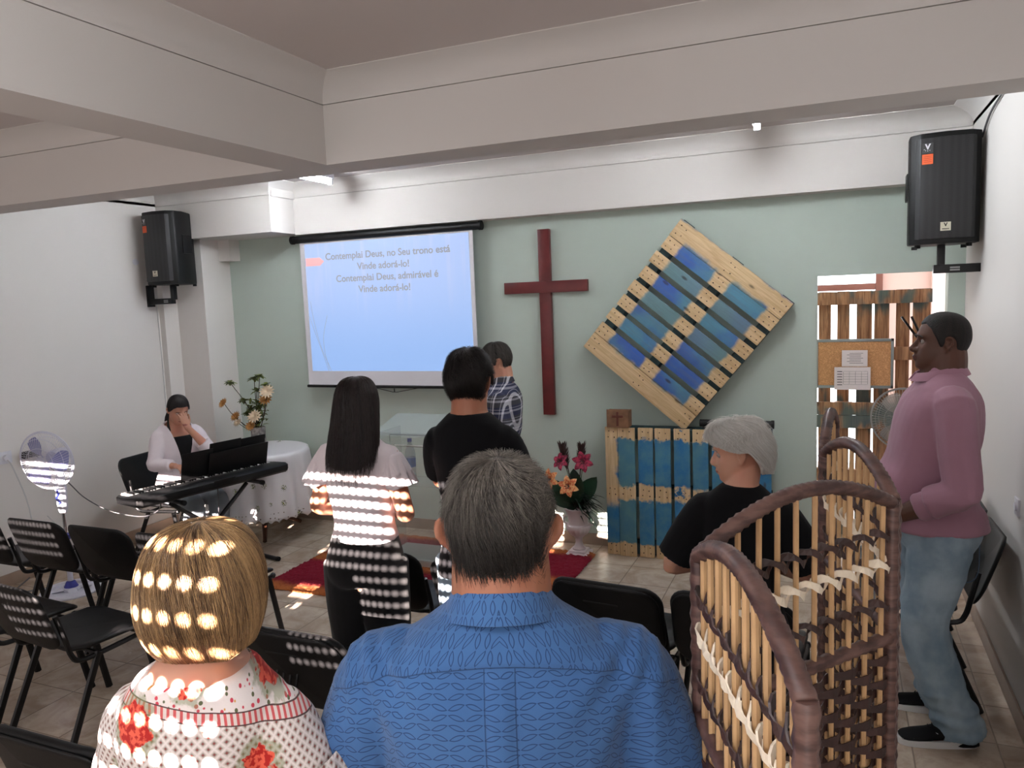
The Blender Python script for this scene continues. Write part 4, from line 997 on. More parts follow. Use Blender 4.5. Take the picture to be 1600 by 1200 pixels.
# ------------------------------------------------------------------ people: surface tools
def vnoise(P, seed=0):
    P = P+seed*17.31; i = np.floor(P).astype(np.int64); f = P-i; f = f*f*(3-2*f)
    def h(a, b, c_):
        n = (a*374761393+b*668265263+c_*2147483647+seed*1013) & 0x7fffffff; n = ((n ^ (n >> 13))*1274126177) & 0x7fffffff
        return ((n ^ (n >> 16)) & 0xffff)/65535.0
    x, y, z = i[:, 0], i[:, 1], i[:, 2]; r = 0
    for dx in (0, 1):
        for dy in (0, 1):
            for dz in (0, 1):
                w_ = (f[:, 0] if dx else 1-f[:, 0])*(f[:, 1] if dy else 1-f[:, 1])*(f[:, 2] if dz else 1-f[:, 2])
                r = r+w_*h(x+dx, y+dy, z+dz)
    return r*2-1
def folds(scale=(14, 14, 7), amp=.006, seed=1, fine=.0015, drape=0.0):
    def fn(P, N):
        wob = np.stack([vnoise(P*4, seed+5), vnoise(P*4, seed+6), vnoise(P*4, seed+7)], 1)*.09
        q = (P+wob)*np.array(scale); a = 1-np.abs(vnoise(q, seed))*2; a2 = vnoise((P+wob)*np.array(scale)*.5, seed+2)
        b = vnoise(P*np.array([40, 40, 30]), seed+3)
        return amp*(a*.6+a2)+fine*b
    return fn
def remesh(mb, name, m, parent, voxel=.007, smooth=3, disp=None, matfn=None):
    me = bpy.data.meshes.new(name); me.from_pydata(mb.v, [], mb.f); me.update()
    bm = bmesh.new(); bm.from_mesh(me); bmesh.ops.recalc_face_normals(bm, faces=bm.faces); bm.to_mesh(me); bm.free()
    o = bpy.data.objects.new('tmp', me); COL.objects.link(o)
    md = o.modifiers.new('r', 'REMESH'); md.mode = 'VOXEL'; md.voxel_size = voxel; md.use_smooth_shade = True
    if smooth: s_ = o.modifiers.new('s', 'SMOOTH'); s_.factor = .5; s_.iterations = smooth
    dg = bpy.context.evaluated_depsgraph_get(); out = bpy.data.meshes.new_from_object(o.evaluated_get(dg)); bpy.data.objects.remove(o); bpy.data.meshes.remove(me)
    out.name = name; n = len(out.vertices); P = np.empty(n*3, np.float32); out.vertices.foreach_get('co', P); P = P.reshape(-1, 3).astype(float)
    if disp:
        N = np.empty(n*3, np.float32); out.vertices.foreach_get('normal', N); N = N.reshape(-1, 3)
        P = P+N*disp(P, N)[:, None]; out.vertices.foreach_set('co', P.astype(np.float32).ravel())
    out.materials.clear()
    for x in (m if isinstance(m, (list, tuple)) else [m]): out.materials.append(x)
    out.polygons.foreach_set('use_smooth', [True]*len(out.polygons))
    if matfn:
        k = len(out.polygons); cc = np.empty(k*3, np.float32); out.polygons.foreach_get('center', cc); out.polygons.foreach_set('material_index', matfn(cc.reshape(-1, 3)).astype(np.int32))
    out.update()
    r = bpy.data.objects.new(name, out); COL.objects.link(r)
    if parent: r.parent = parent
    return r
def npmesh(name, V, F, m, parent, smooth=True, attr=None):
    """V (n,3), F (k,4) arrays"""
    me = bpy.data.meshes.new(name); me.vertices.add(len(V)); me.vertices.foreach_set('co', V.astype(np.float32).ravel())
    me.loops.add(F.size); me.loops.foreach_set('vertex_index', F.astype(np.int32).ravel()); me.polygons.add(len(F))
    me.polygons.foreach_set('loop_start', np.arange(0, F.size, 4, dtype=np.int32)); me.polygons.foreach_set('loop_total', np.full(len(F), 4, np.int32))
    me.update(calc_edges=True); me.validate(); me.polygons.foreach_set('use_smooth', [smooth]*len(me.polygons)); me.materials.append(m)
    if attr is not None and len(me.vertices) == len(attr):
        at = me.attributes.new('sv', 'FLOAT', 'POINT'); at.data.foreach_set('value', attr.astype(np.float32))
    o = bpy.data.objects.new(name, me); COL.objects.link(o)
    if parent: o.parent = parent
    return o

# head rings: z, front, back, half width (metres for a 0.23 m head, ear level at z=0)
HEAD = [(.118, .004, -.012, .008), (.114, .026, -.040, .030), (.103, .050, -.066, .050), (.085, .068, -.085, .064), (.06, .080, -.097, .073), (.03, .087, -.101, .077), (.01, .083, -.099, .0765), (-.01, .082, -.093, .075), (-.03, .084, -.083, .072), (-.05, .086, -.070, .067), (-.07, .085, -.056, .061), (-.09, .081, -.042, .052), (-.105, .073, -.022, .038), (-.114, .052, .0, .018)]
def dense(tbl):
    q = np.array(catmull(tbl, 14)); return q[np.argsort(q[:, 0])]
HD = dense(HEAD)
def ringpt(D, phi, z, th=0.0, e=1.0):
    yf = np.interp(z, D[:, 0], D[:, 1]); yb = np.interp(z, D[:, 0], D[:, 2]); w_ = np.interp(z, D[:, 0], D[:, 3])
    cx = np.cos(phi); sy = np.sin(phi); cx = np.sign(cx)*np.abs(cx)**e; sy = np.sign(sy)*np.abs(sy)**e
    yc = (yf+yb)/2; hy = (yf-yb)/2
    return np.stack([(w_+th)*cx, yc+(hy+th)*sy, z], -1)
def head_shapes(mb, Mh, female=False, jaw=1.0, nose=1.0, earf=1.0):
    """adds head surface to mb; Mh: 4x4 placing head space"""
    def add(vs, fs=None, rings=None):
        T = lambda p: tuple(Mh @ Vector(p))
        if rings: mb.rings([[T(p) for p in r] for r in rings])
    n = 40; rs = []
    for z in list(np.linspace(.1178, -.1135, 46)):
        ph = np.arange(n)*2*PI/n; P = ringpt(HD, ph, np.full(n, z), 0, .92)
        if z < -.02: P[:, 0] *= 1+(jaw-1)*min(1, (-z-.02)/.06)
        x, y = P[:, 0], P[:, 1]; fr = (y > 0)
        sock = np.exp(-(((np.abs(x)-.031)/.016)**2)-((z-.004)/.013)**2)*.010
        brow = np.exp(-(((np.abs(x)-.026)/.026)**2)-((z-.028)/.009)**2)*(.003 if female else .006)
        cheek = np.exp(-(((np.abs(x)-.045)/.018)**2)-((z+.025)/.018)**2)*.004
        mouth = np.exp(-((x/.026)**2)-((z+.052)/.012)**2)*.004
        chin = np.exp(-((x/.022)**2)-((z+.098)/.012)**2)*.005
        P[:, 1] = np.where(fr, y-sock+brow+cheek+mouth+chin, y)
        rs.append([tuple(p) for p in P])
    add(None, None, rs)
    T = lambda p: tuple(Mh @ Vector(p)); s = Mh.to_scale()[0]
    mb.tube([T((0, .078, .022)), T((0, .088, .0)), T((0, .098*1.0, -.018)), T((0, .0985, -.029)), T((0, .088, -.038))], [s*a for a in (.005, .007, .009, .0115*nose, .008)], 10, smooth=3)
    mb.ball(T((0, .0945, -.0285)), (s*.0105*nose, s*.0105, s*.0095), 10, rot=Mh.to_3x3().normalized())
    for sx in (-1, 1):
        mb.ball(T((sx*.012*nose, .090, -.033)), s*.0085*nose, 8)
        # ear: rim, lobe and plate
        ear = [(.074, -.004, .012), (.081, -.006, .026), (.088, -.016, .031), (.091, -.026, .024), (.089, -.027, .006), (.082, -.016, -.014), (.075, -.008, -.026), (.072, -.004, -.022)]
        mb.tube([T((sx*(.074+(a-.074)*earf), b, c_-.004)) for a, b, c_ in ear], [s*.005*earf**.6]*8, 7, smooth=3)
        rot = (Mh.to_3x3().normalized() @ Matrix.Rotation(sx*R(-28), 3, 'Z'))
        mb.ball(T((sx*(.074+.005*earf), -.013, .002)), (s*.004*earf**1.5, s*.014, s*.026), 10, rot=rot)
    mb.tube([T((-.022, .0835, -.0595)), T((-.010, .0905, -.0575)), T((0, .0915, -.0585)), T((.010, .0905, -.0575)), T((.022, .0835, -.0595))], [s*a*nose for a in (.002, .0045, .005, .0045, .002)], 8, smooth=2)
    mb.tube([T((-.018, .0835, -.066)), T((0, .0895, -.068)), T((.018, .0835, -.066))], [s*a*nose**1.2 for a in (.002, .0055, .002)], 8, smooth=3)
def lipfn(Mh):
    Mi = np.array(Mh.inverted())
    def fn(Cc):
        q = Cc @ Mi[:3, :3].T+Mi[:3, 3]
        return ((np.abs(q[:, 0]) < .0235) & (q[:, 1] > .078) & (np.abs(q[:, 2]+.0625+.25*np.abs(q[:, 0])*0) < .0085*(1-np.abs(q[:, 0])/.03)+.001)).astype(int)
    return fn
def hand_shapes(mb, wrist, d, n, side, size=1.0, curl=.35, spread=.12, thumb=.8):
    """wrist point, d = direction to fingertips, n = palm normal, side=+1 if the thumb lies on +(d x n)"""
    W = Vector(wrist); d = Vector(d).normalized(); n = Vector(n); n = (n-d*n.dot(d)).normalized(); s = d.cross(n).normalized()*side; k = size
    def sec(p, a, b): return (p, (a*k, b*k))
    mb.tube([W-d*.02*k, W+d*.01*k, W+d*.045*k, W+d*.082*k, W+d*.094*k], [(.024*k, .018*k), (.027*k, .017*k), (.040*k, .0155*k), (.041*k, .013*k), (.034*k, .009*k)], 12, hint=tuple(n))
    for i, (off, L) in enumerate(((.030, .072), (.010, .080), (-.011, .074), (-.031, .058))):
        b = W+d*(.086-.004*abs(i-1))*k+s*off*k; dirn = (d+s*(off*spread*8)).normalized(); pts = [b-dirn*.015*k, b]; rr = [.0088, .0088]; a = 0
        for j, f in enumerate((.45, .3, .25)):
            a += curl*(.8+.3*j)+.03*i; v = dirn*math.cos(a)+n*math.sin(a); pts.append(pts[-1]+v*L*f*k); rr.append(.0084-.0008*(j+1))
        mb.tube(pts, [x*k for x in rr], 8, smooth=2); mb.ball(pts[-1], rr[-1]*k*1.0, 8)
    tb = W+d*.022*k+s*.026*k; td = (s*thumb+d*.75+n*.35).normalized(); p1 = tb+td*.032*k; p2 = p1+(td*.7+d*.6+n*curl*.5).normalized()*.03*k; p3 = p2+(td*.4+d*.8+n*curl).normalized()*.024*k
    mb.tube([tb-td*.012*k, tb, p1, p2, p3], [x*k for x in (.013, .0135, .0115, .0098, .0082)], 8, smooth=2); mb.ball(p3, .008*k, 8)

class Fig:
    """a person: local frame x = right, y = forward, z up"""
    def __init__(s, label, loc, rz, H=1.75, bw=1.0, bd=1.0, belly=0.0, female=False, dz=0.0, lean=0.0, head_yaw=0, head_pitch=0, head_roll=0, head_off=(0, .01, 0), head_scale=None, jaw=1.0, ear=1.0, nose=1.0):
        s.ear = ear; s.nose = nose
        s.t = thing('person', label, 'person', loc, R(rz)); s.H = H; s.bw = bw; s.bd = bd; s.belly = belly; s.fem = female; s.dz = dz; s.lean = lean
        f = female; hs = head_scale or (H/1.75)**.5*(.96 if f else 1.0); s.hs = hs; s.jaw = jaw
        # z, half width, half depth, y offset   (fractions of H)
        s.T = np.array([(.44, .070, .050, -.004), (.475, .096, .066, -.006), (.50, .101 if f else .096, .070, -.008), (.53, .101 if f else .094, .069, -.006), (.57, .092 if f else .090, .060, 0), (.61, .078 if f else .086, .055, .003), (.65, .080 if f else .090, .057, .002), (.70, .087 if f else .097, .064, .0), (.74, .091 if f else .103, .064, -.002), (.775, .094 if f else .106, .060, -.006), (.80, .093 if f else .105, .054, -.010), (.82, .084 if f else .095, .047, -.014), (.84, .060 if f else .070, .042, -.016), (.858, .040 if f else .048, .037, -.013), (.875, .030 if f else .036, .033, -.006), (.90, .029 if f else .034, .033, .002)])
        c_ = Vector((head_off[0], head_off[1]+lean, H+dz-.118*hs+head_off[2]))
        s.Mh = Matrix.Translation(c_) @ Matrix.Rotation(R(head_yaw), 4, 'Z') @ Matrix.Rotation(R(head_pitch), 4, 'X') @ Matrix.Rotation(R(head_roll), 4, 'Y') @ Matrix.Scale(hs, 4)
        s.legs = []; s.arms = []; s.handspec = []
    def sec(s, zf, inf=0.0):
        T = s.T; H = s.H; w_ = np.interp(zf, T[:, 0], T[:, 1])*H*(1+(s.bw-1)*(1-.65*min(1, max(0, (zf-.80)/.06)))); d = np.interp(zf, T[:, 0], T[:, 2])*H*(1+(s.bd-1)*(1-min(1, max(0, (zf-.80)/.06)))); y = np.interp(zf, T[:, 0], T[:, 3])*H
        b = s.belly*math.exp(-((zf-.59)/.07)**2); d += b*.5; y += b*.5+s.lean*max(0, (zf-.5)/.4)**1.2
        return w_+inf, d+inf, y
    def torso(s, mb, z0, z1, inf=0.0, n=32, e=.82, step=.012, flare=0.0):
        rs = []; z = z0
        while z <= z1+1e-6:
            i_ = inf(z) if callable(inf) else inf; w_, d, y = s.sec(z, i_); k = flare*max(0, (.56-z)/.1)
            rs.append([(math.copysign(abs(math.cos(2*PI*j/n))**e, math.cos(2*PI*j/n))*(w_+k), y+math.copysign(abs(math.sin(2*PI*j/n))**e, math.sin(2*PI*j/n))*(d+k), z*s.H+s.dz) for j in range(n)]); z += step
        mb.rings(rs)
    def default_arms(s, **k):
        pass
    def arm(s, side, elbow, wrist, hand_d, palm_n, curl=.4, sh=None, size=1.0, thick=1.0):
        H = s.H; S = Vector(sh) if sh else Vector((side*s.H*(.092 if s.fem else .102)*s.bw, -.010*H+s.lean*.8, .792*H+s.dz))
        s.arms.append((side, S, Vector(elbow), Vector(wrist), thick)); s.handspec.append((side, Vector(wrist), hand_d, palm_n, curl, size))
    def leg(s, side, knee, ankle, hip=None, toe=(0, 1)):
        s.legs.append((side, Vector(hip or (side*.050*s.H*s.bw, -.004*s.H, .49*s.H+s.dz)), Vector(knee), Vector(ankle), toe))
    def stand(s, spread=.10, y=0.0):
        for sd in (-1, 1): s.leg(sd, (sd*spread*.95, .01+y, .275*s.H), (sd*spread, -.03+y, .055*s.H))
    def body(s, m_skin, m_lip, voxel=.006, feet=True):
        mb = MB(); H = s.H; s.torso(mb, .44, .90, 0)
        n0 = s.Mh @ Vector((0, -.018, -.055)); w_, d, y = s.sec(.86); mb.tube([(0, y, .85*H+s.dz), ((n0.x)*.5, (y+n0.y)/2, (.85*H+s.dz+n0.z)/2), tuple(n0), tuple(s.Mh @ Vector((0, -.012, .0)))], [(w_*1.02, w_*1.0), (w_*.98, w_*1.0), (w_*.96, w_*.98), (w_*.9, w_*.9)], 16, smooth=3)
        head_shapes(mb, s.Mh, s.fem, s.jaw, s.nose, s.ear)
        a = H*(.9 if s.fem else 1.0)
        for side, S, E, W, th in s.arms:
            k = a*th; mb.tube([S+Vector((-side*.03, 0, -.01)), S, S.lerp(E, .35), S.lerp(E, .75), E, E.lerp(W, .3), E.lerp(W, .75), W], [k*x for x in (.030, .034, .029, .025, .0235, .025, .0185, .0155)], 12, smooth=3)
        for side, W, d, n, cu, sz in s.handspec: hand_shapes(mb, W, d, n, side if True else 1, sz*(H/1.75), cu)
        for side, Hp, K, A, toe in s.legs:
            mb.tube([Hp+Vector((0, 0, .03)), Hp, Hp.lerp(K, .4), Hp.lerp(K, .85), K, K.lerp(A, .3), K.lerp(A, .75), A, A-Vector((0, 0, .02))], [H*x for x in (.052, .055, .049, .037, .034, .034, .024, .0205, .022)], 14, smooth=3)
            if feet:
                t_ = Vector((toe[0], toe[1], 0)).normalized(); b = Vector((A.x, A.y, .045*H*.55)); mb.tube([b-t_*.055, b-t_*.03, b+t_*.05+Vector((0, 0, -.005)), b+t_*.12-Vector((0, 0, .012)), b+t_*.16-Vector((0, 0, .018))], [(.022, .022), (.032, .030), (.038, .028), (.043, .018), (.03, .012)], 12, smooth=2)
        return remesh(mb, 'body', [m_skin, m_lip], s.t, voxel, 2, None, lipfn(s.Mh))
    def eyes(s, iris=(60, 40, 28), brow=(40, 30, 26), closed=False):
        mw = mat('eye_white', (150, 140, 134), .3); mi = mat('iris', iris, .2)
        for sx in (-1, 1):
            mb = MB(); sc = s.hs; mb.ball(tuple(s.Mh @ Vector((sx*.0305, .0655, .0045))), .0118*sc, 12); mb.cur = 1; mb.ball(tuple(s.Mh @ Vector((sx*.0305, .0735, .0045))), .0052*sc, 8); mb.build('eye', [mw, mi], s.t, smooth=True, auto=180)
            mb = MB(); T = lambda *p: tuple(s.Mh @ Vector(p)); mb.tube([T(sx*.014, .0915, .024), T(sx*.028, .0905, .029), T(sx*.040, .084, .028), T(sx*.049, .074, .022)], [(.0035*sc, .002*sc)]*4, 6, smooth=3); mb.build('eyebrow', mat('eyebrow_hair', brow, .8), s.t, smooth=True)
    def sleeve(s, mb, i, frac, r0, r1, extra=.008):
        """frac: 0..1 to elbow, 1..2 to wrist"""
        side, S, E, W, th = s.arms[i]; k = s.H*th*(.9 if s.fem else 1.0); pts = [S+Vector((-side*.05, 0, -.005)), S+Vector((-side*.012, 0, .002))]; rr = [r0*.8, r0]
        f = frac; q = [x for x in (.25, .5, .8) if x < f]
        for x in q: pts.append(S.lerp(E, x)); rr.append(r0+(r1-r0)*x/f)
        if f <= 1: pts.append(S.lerp(E, f)); rr.append(r1)
        else:
            pts.append(E); rr.append(r0+(r1-r0)*1/f)
            if f > 1.3: pts.append(E.lerp(W, (f-1)*.5)); rr.append(r0+(r1-r0)*(1+(f-1)*.5)/f)
            pts.append(E.lerp(W, f-1)); rr.append(r1)
        mb.tube(pts, rr, 16, smooth=3)
    def collar(s, m, h=.036, open_front=.02, out=.012, tilt=.018, inf=.006):
        mb = MB(); n = 48; w_, d, y = s.sec(.872); zb = .856*s.H+s.dz; rs = []
        prof = [(0, 0), (-.003, h*.55), (-.002, h), (.004, h+.003), (out*.9, h*.55), (out*1.9, -.014), (out*1.6, -.016), (.006, h*.45), (.003, 0)]
        for k in range(n+1):
            a = R(90+8)+(2*PI-R(16))*k/n; cx, sy = math.cos(a), math.sin(a); f = max(0, sy)
            ring = []
            for o_, z in prof:
                ring.append(((w_+inf+o_)*cx, y+(w_*1.0+inf+o_)*sy+f*.012, zb+z*(1-.25*f)-tilt*sy+(open_front*.4)*0))
            rs.append(ring)
        mb.rings(rs); return mb.build('collar', m, s.t, smooth=True, auto=60)

EARTAB = ([0, 30, 52, 66, 78, 86, 96, 108, 120, 150, 180], [.078, .076, .06, .035, -.012, -.012, .034, .028, -.035, -.062, -.064])
def hair(fig, m, table=None, zlow=EARTAB, th=.010, strands=1500, length=.3, rad=.0006, swirl=.25, jit=.003, puff=0.0, nt=36, seed=1, lift=.6, name='hair', e=.95, tipz=.0, cap=True, wave=0.0, clump=0, part=0.0, lump=.004):
    D = dense(table) if table else HD; ztop = D[-1, 0]+(0 if table else th)
    if not table:
        D = D.copy(); D[:, 0] = np.where(D[:, 0] > .05, D[:, 0]+th*np.clip((D[:, 0]-.05)/.065, 0, 1), D[:, 0])
    t_th = 0 if table else th
    def zl(phi):
        dl = np.degrees(np.abs((phi-PI/2+PI) % (2*PI)-PI)); return np.interp(dl, zlow[0], zlow[1])
    def pt(phi, t, off=0.0):
        z1 = zl(phi); z = ztop-(ztop-z1)*np.where(t < 1, 1-np.cos(np.clip(t, 0, 1)*PI/2)**1.0, 1+(t-1)*1.2)
        th_ = t_th+puff*np.sin(np.clip(t, 0, 1)*PI)
        P = ringpt(D, phi, np.clip(z, D[0, 0], None), 0, e); nrm = np.stack([np.cos(phi)*np.sin(np.clip(t, .05, 1)*PI/2), np.sin(phi)*np.sin(np.clip(t, .05, 1)*PI/2), np.cos(np.clip(t, 0, 1)*PI/2)*.9], -1)
        P[..., 2] = z
        return P+nrm*(th_+off)[..., None] if hasattr(off, 'shape') else P+nrm*(th_+off)[..., None]
    Mh = np.array(fig.Mh); rng = np.random.default_rng(seed); tr = lambda P: P @ Mh[:3, :3].T+Mh[:3, 3]
    if cap:
        nf = 72; ph = np.arange(nf)*2*PI/nf; rows = []
        for t in np.linspace(.02, 1, nt):
            tt = np.full(nf, t); o_ = np.zeros(nf)
            if clump: P0 = pt(ph, tt, o_); o_ = lump*vnoise(np.stack([np.cos(ph)*clump/5, np.sin(ph)*clump/5, tt*2.5], 1), seed)*min(1, t*2)
            o_ = o_-.0045*max(0, (t-.93)/.07)
            rows.append(pt(ph, tt, o_))
        rows.append(pt(ph, np.full(nf, 1.0), np.full(nf, -.016)))
        for t in np.linspace(.97, .02, 14): rows.append(pt(ph, np.full(nf, t), np.full(nf, -.018)))
        V = tr(np.concatenate(rows)); nr = len(rows); i, j = np.meshgrid(np.arange(nr-1), np.arange(nf), indexing='ij'); i = i.ravel(); j = j.ravel(); j2 = (j+1) % nf
        F = np.stack([i*nf+j, i*nf+j2, (i+1)*nf+j2, (i+1)*nf+j], 1)
        # close the crown with quads across the first and last rows
        tops = np.arange(nf); capf = [[tops[k], tops[(nf-1-k) % nf], tops[(nf-2-k) % nf], tops[(k+1) % nf]] for k in range(0, nf//2-1)]; F = np.concatenate([F, np.array(capf)])
        pa = np.tile(ph, nr); sv = .42+.45*vnoise(np.stack([np.cos(pa)*16, np.sin(pa)*16, pa*0+seed], 1), seed)
        o = npmesh(name, V, F[:, ::-1], m, fig.t, attr=sv)
    if strands:
        ns = 7; N = strands; phi0 = rng.uniform(0, 2*PI, N); t0 = np.sqrt(rng.uniform(0, 1, N))*(1-length*.55)*1.0; L = length*rng.uniform(.6, 1.15, N); k = np.linspace(0, 1, ns)
        if clump: cl = np.round(phi0*clump/(2*PI)+rng.normal(0, .15, N))*2*PI/clump
        T = t0[:, None]+L[:, None]*k[None]; T = np.minimum(T, 1.0+tipz*rng.uniform(-.4, 1.0, N)[:, None]); sw = swirl*(rng.uniform(.3, 1, N))[:, None]*k[None]*(L/.3)[:, None]+rng.normal(0, .05, N)[:, None]*k[None]
        PH = phi0[:, None]+sw
        if clump: PH = PH+(cl-phi0)[:, None]*(k[None]**1.5)*.7
        if wave: PH = PH+wave*np.sin(T*9+phi0[:, None]*3)
        off = (.0005+rng.uniform(0, jit, N))[:, None]*(.4+lift*k[None]*2)
        P = pt(PH.ravel(), T.ravel(), off.ravel()).reshape(N, ns, 3)
        tan = np.gradient(P, axis=1); tan /= (np.linalg.norm(tan, axis=2, keepdims=True)+1e-9)
        up = P-np.array([0, -.01, .0]); up /= np.linalg.norm(up, axis=2, keepdims=True); a = np.cross(tan, up); a /= (np.linalg.norm(a, axis=2, keepdims=True)+1e-9); b = np.cross(a, tan)
        rr = (rad/fig.hs)*(1-.75*k**2)[None, :, None]; V = np.stack([P+a*rr, P+b*rr*.9-a*0, P-a*rr], 2)   # (N,ns,3,3)
        V = tr(V.reshape(-1, 3)); base_ = (np.arange(N)*ns*3)[:, None, None]+(np.arange(ns-1)*3)[None, :, None]; j = np.arange(3)[None, None, :]; j2 = (j+1) % 3
        F = np.stack([base_+j, base_+j2, base_+3+j2, base_+3+j], -1).reshape(-1, 4)
        pa = phi0; base_v = .5+.45*vnoise(np.stack([np.cos(pa)*10, np.sin(pa)*10, t0*0+seed], 1), seed); sv = np.repeat(np.clip(.55*base_v+.45*rng.uniform(0, 1, N), 0, 1), ns*3)
        o2 = npmesh('hair_strands', V, F, m, fig.t, attr=sv); o2['kind'] = 'stuff'
def hairmat(name, dark, light, sc=(70, 70, 7), rough=.42, top=None):
    g = G(name, rough, spec=.4); n = g.noise(g.scale(g.co(), sc), 1.0, 4, .6); n2 = g.noise(g.scale(g.co(), (14, 14, 9)), 1.0, 3)
    an = g.nt.nodes.new('ShaderNodeAttribute'); an.attribute_name = 'sv'; g.sv = an.outputs['Fac']
    col = g.mix(g.step(g.math('ADD', g.math('MULTIPLY', g.sv, .85), g.math('MULTIPLY', n2, .15)), .15, .85), c(dark), c(light)); g.color(col); g.bump(n, .35, .003)
    return g
def skin(name, base, red=.10):
    g = G(name, .5, spec=.35); cc = c(base); n = g.noise(scale=9, detail=4); n2 = g.noise(scale=60, detail=3)
    warm = (min(1, cc[0]*1.06), cc[1]*.86, cc[2]*.82, 1); g.color(g.mix(g.math('MULTIPLY', g.step(n, .4, .7), .6), cc, warm)); g.bump(n2, .12, .002)
    g.b.inputs['Subsurface Weight'].default_value = .12; g.b.inputs['Subsurface Scale'].default_value = .01; g.b.inputs['Subsurface Radius'].default_value = (1, .3, .15); return g.m
def shoes(fig, m_up, m_sole, logo=False, L=.285, W=.052):
    for i, (side, Hp, K, A, toe) in enumerate(fig.legs):
        t_ = Vector((toe[0], toe[1], 0)).normalized(); sd = Vector((t_.y, -t_.x, 0)); b = Vector((A.x, A.y, 0))-t_*.085
        def P(u, x, z): v = b+t_*(u*L)+sd*x; return (v.x, v.y, z)
        mb = MB(); rs = []; n = 16
        for u, w_, h in ((.0, .6, .055), (.03, .75, .075), (.12, .82, .095), (.25, .84, .10), (.36, .84, .105), (.48, .88, .088), (.62, .96, .065), (.78, 1.0, .052), (.9, .86, .042), (.97, .6, .034), (1.0, .25, .028)):
            rs.append([P(u, W*w_*math.cos(2*PI*k/n)*(1-.25*max(0, math.sin(2*PI*k/n))), max(.016, .022+(h-.022)*(.5+.5*math.sin(2*PI*k/n))*1.0)) for k in range(n)])
        mb.rings(rs); up = mb.build('shoe', m_up, fig.t, smooth=True, auto=70)
        mb = MB(); ol = []
        for k in range(28):
            a = 2*PI*k/28; u = .5+.51*math.cos(a); ww = W*(.86+.14*math.cos(a-.4))*abs(math.sin(a))**.6*math.copysign(1, math.sin(a)); ol.append((u, ww*1.06))
        r0 = [P(u, x, .0) for u, x in ol]; r1 = [P(u+.004*(u-.5), x*1.02, .018) for u, x in ol]; r2 = [P(u, x, .03+(.012 if u < .3 else 0)) for u, x in ol]
        mb.rings([r0, r1, r2]); sl = mb.build('sole', m_sole, up, smooth=True, auto=50)
        mb = MB()
        for k in range(5): mb.tube([P(.40+.05*k, -.02, .100-.007*k), P(.42+.05*k, 0, .107-.008*k), P(.40+.05*k, .02, .100-.007*k)], .0022, 5)
        mb.build('laces', m_up, up)
        if logo:
            for sg in (-1, 1):
                for (u0, z0, k) in ((.42, .055, 1.0), (.80, .040, .5)):
                    mb = MB(); pts = [(0, .018), (.012, .004), (.03, .002), (.062, .024), (.03, .012), (.016, .012)]
                    def Q(a, h, o): x = sg*(W*(.86 if u0 < .5 else .93)+o-.006-(h)*.25); v = b+t_*(u0*L-.02+a*k)+sd*x; return (v.x, v.y, z0-.012+h*k)
                    mb.prism([Q(a, h, .0) for a, h in pts], (0, 0, 0), tuple(sd*sg*.004)); mb.build('swoosh', M_wplas, up)
            mb = MB(); mb.cur = 0; rs = []
            for u, w_, z1 in ((.02, .55, .03), (.10, .86, .034), (.24, .88, .026), (.33, .6, .012)): rs.append([P(u-.02, W*w_*1.1*math.cos(2*PI*k/12), .004+z1*(.5+.5*math.sin(2*PI*k/12))) for k in range(12)])
            mb.rings(rs); mb.build('heel_bubble', M_black, up, smooth=True)
# ------------------------------------------------------------------ clothing
def shirt(fig, m, hem=.50, top=.862, inf=.013, sl=((.5, .06, .055),)*2, disp=None, voxel=.0075, name='shirt', flare=0, neck=.004, smooth=3, step=.012):
    mb = MB(); fn = lambda z: inf if z < .83 else inf+(neck-inf)*min(1, (z-.83)/.03)
    fig.torso(mb, hem, top, fn, flare=flare, step=step)
    for i, s in enumerate(sl):
        if s: fig.sleeve(mb, i, *s)
    return remesh(mb, name, m, fig.t, voxel, smooth, disp)
def trousers(fig, m, waist=.585, rt=.060, rk=.046, ra=.040, end=1.0, inf=.008, disp=None, name='trousers', voxel=.009, bunch=0.0):
    mb = MB(); fig.torso(mb, .455, waist, inf); H = fig.H
    for side, Hp, K, A, toe in fig.legs:
        E_ = K.lerp(A, end); pts = [Hp+Vector((0, 0, .04)), Hp, Hp.lerp(K, .5), K, K.lerp(E_, .5), K.lerp(E_, .85), E_]; mb.tube(pts, [H*x for x in (rt, rt, (rt+rk)/2, rk, (rk+ra)/2, ra*1.0, ra*1.04)], 18, smooth=4)
    return remesh(mb, name, m, fig.t, voxel, 3, disp)
def ruffle(fig, i, m, tiers, seed=0, name='ruffle_sleeve', n=120):
    side, S, E, W, th = fig.arms[i]; ax = (E-S).normalized(); a, b = perp(ax, Vector((0, 1, 0)))
    for ti, (f0, f1, r0, r1, amp, frq) in enumerate(tiers):
        rs = []
        for j in range(9):
            u = j/8; ring = []
            for k in range(n):
                t_ = 2*PI*k/n; out = (a*math.cos(t_)+b*math.sin(t_)); r = r0+(r1-r0)*u**.7+amp*u*math.sin(frq*t_+seed+.7*math.sin(3*t_))
                inner = max(0, -(out.x*side)); q = S+ax*((f0+(f1-f0)*u)*(E-S).length*(1-.45*inner))+out*r*(1-.25*inner)+Vector((side*.004, 0, .012*(1-u)))
                ring.append(tuple(q))
            rs.append(ring)
        mb = MB(); mb.rings(rs, cap=False); o = mb.build(name, m, fig.t, smooth=True, auto=180); md = o.modifiers.new('t', 'SOLIDIFY'); md.thickness = .0025
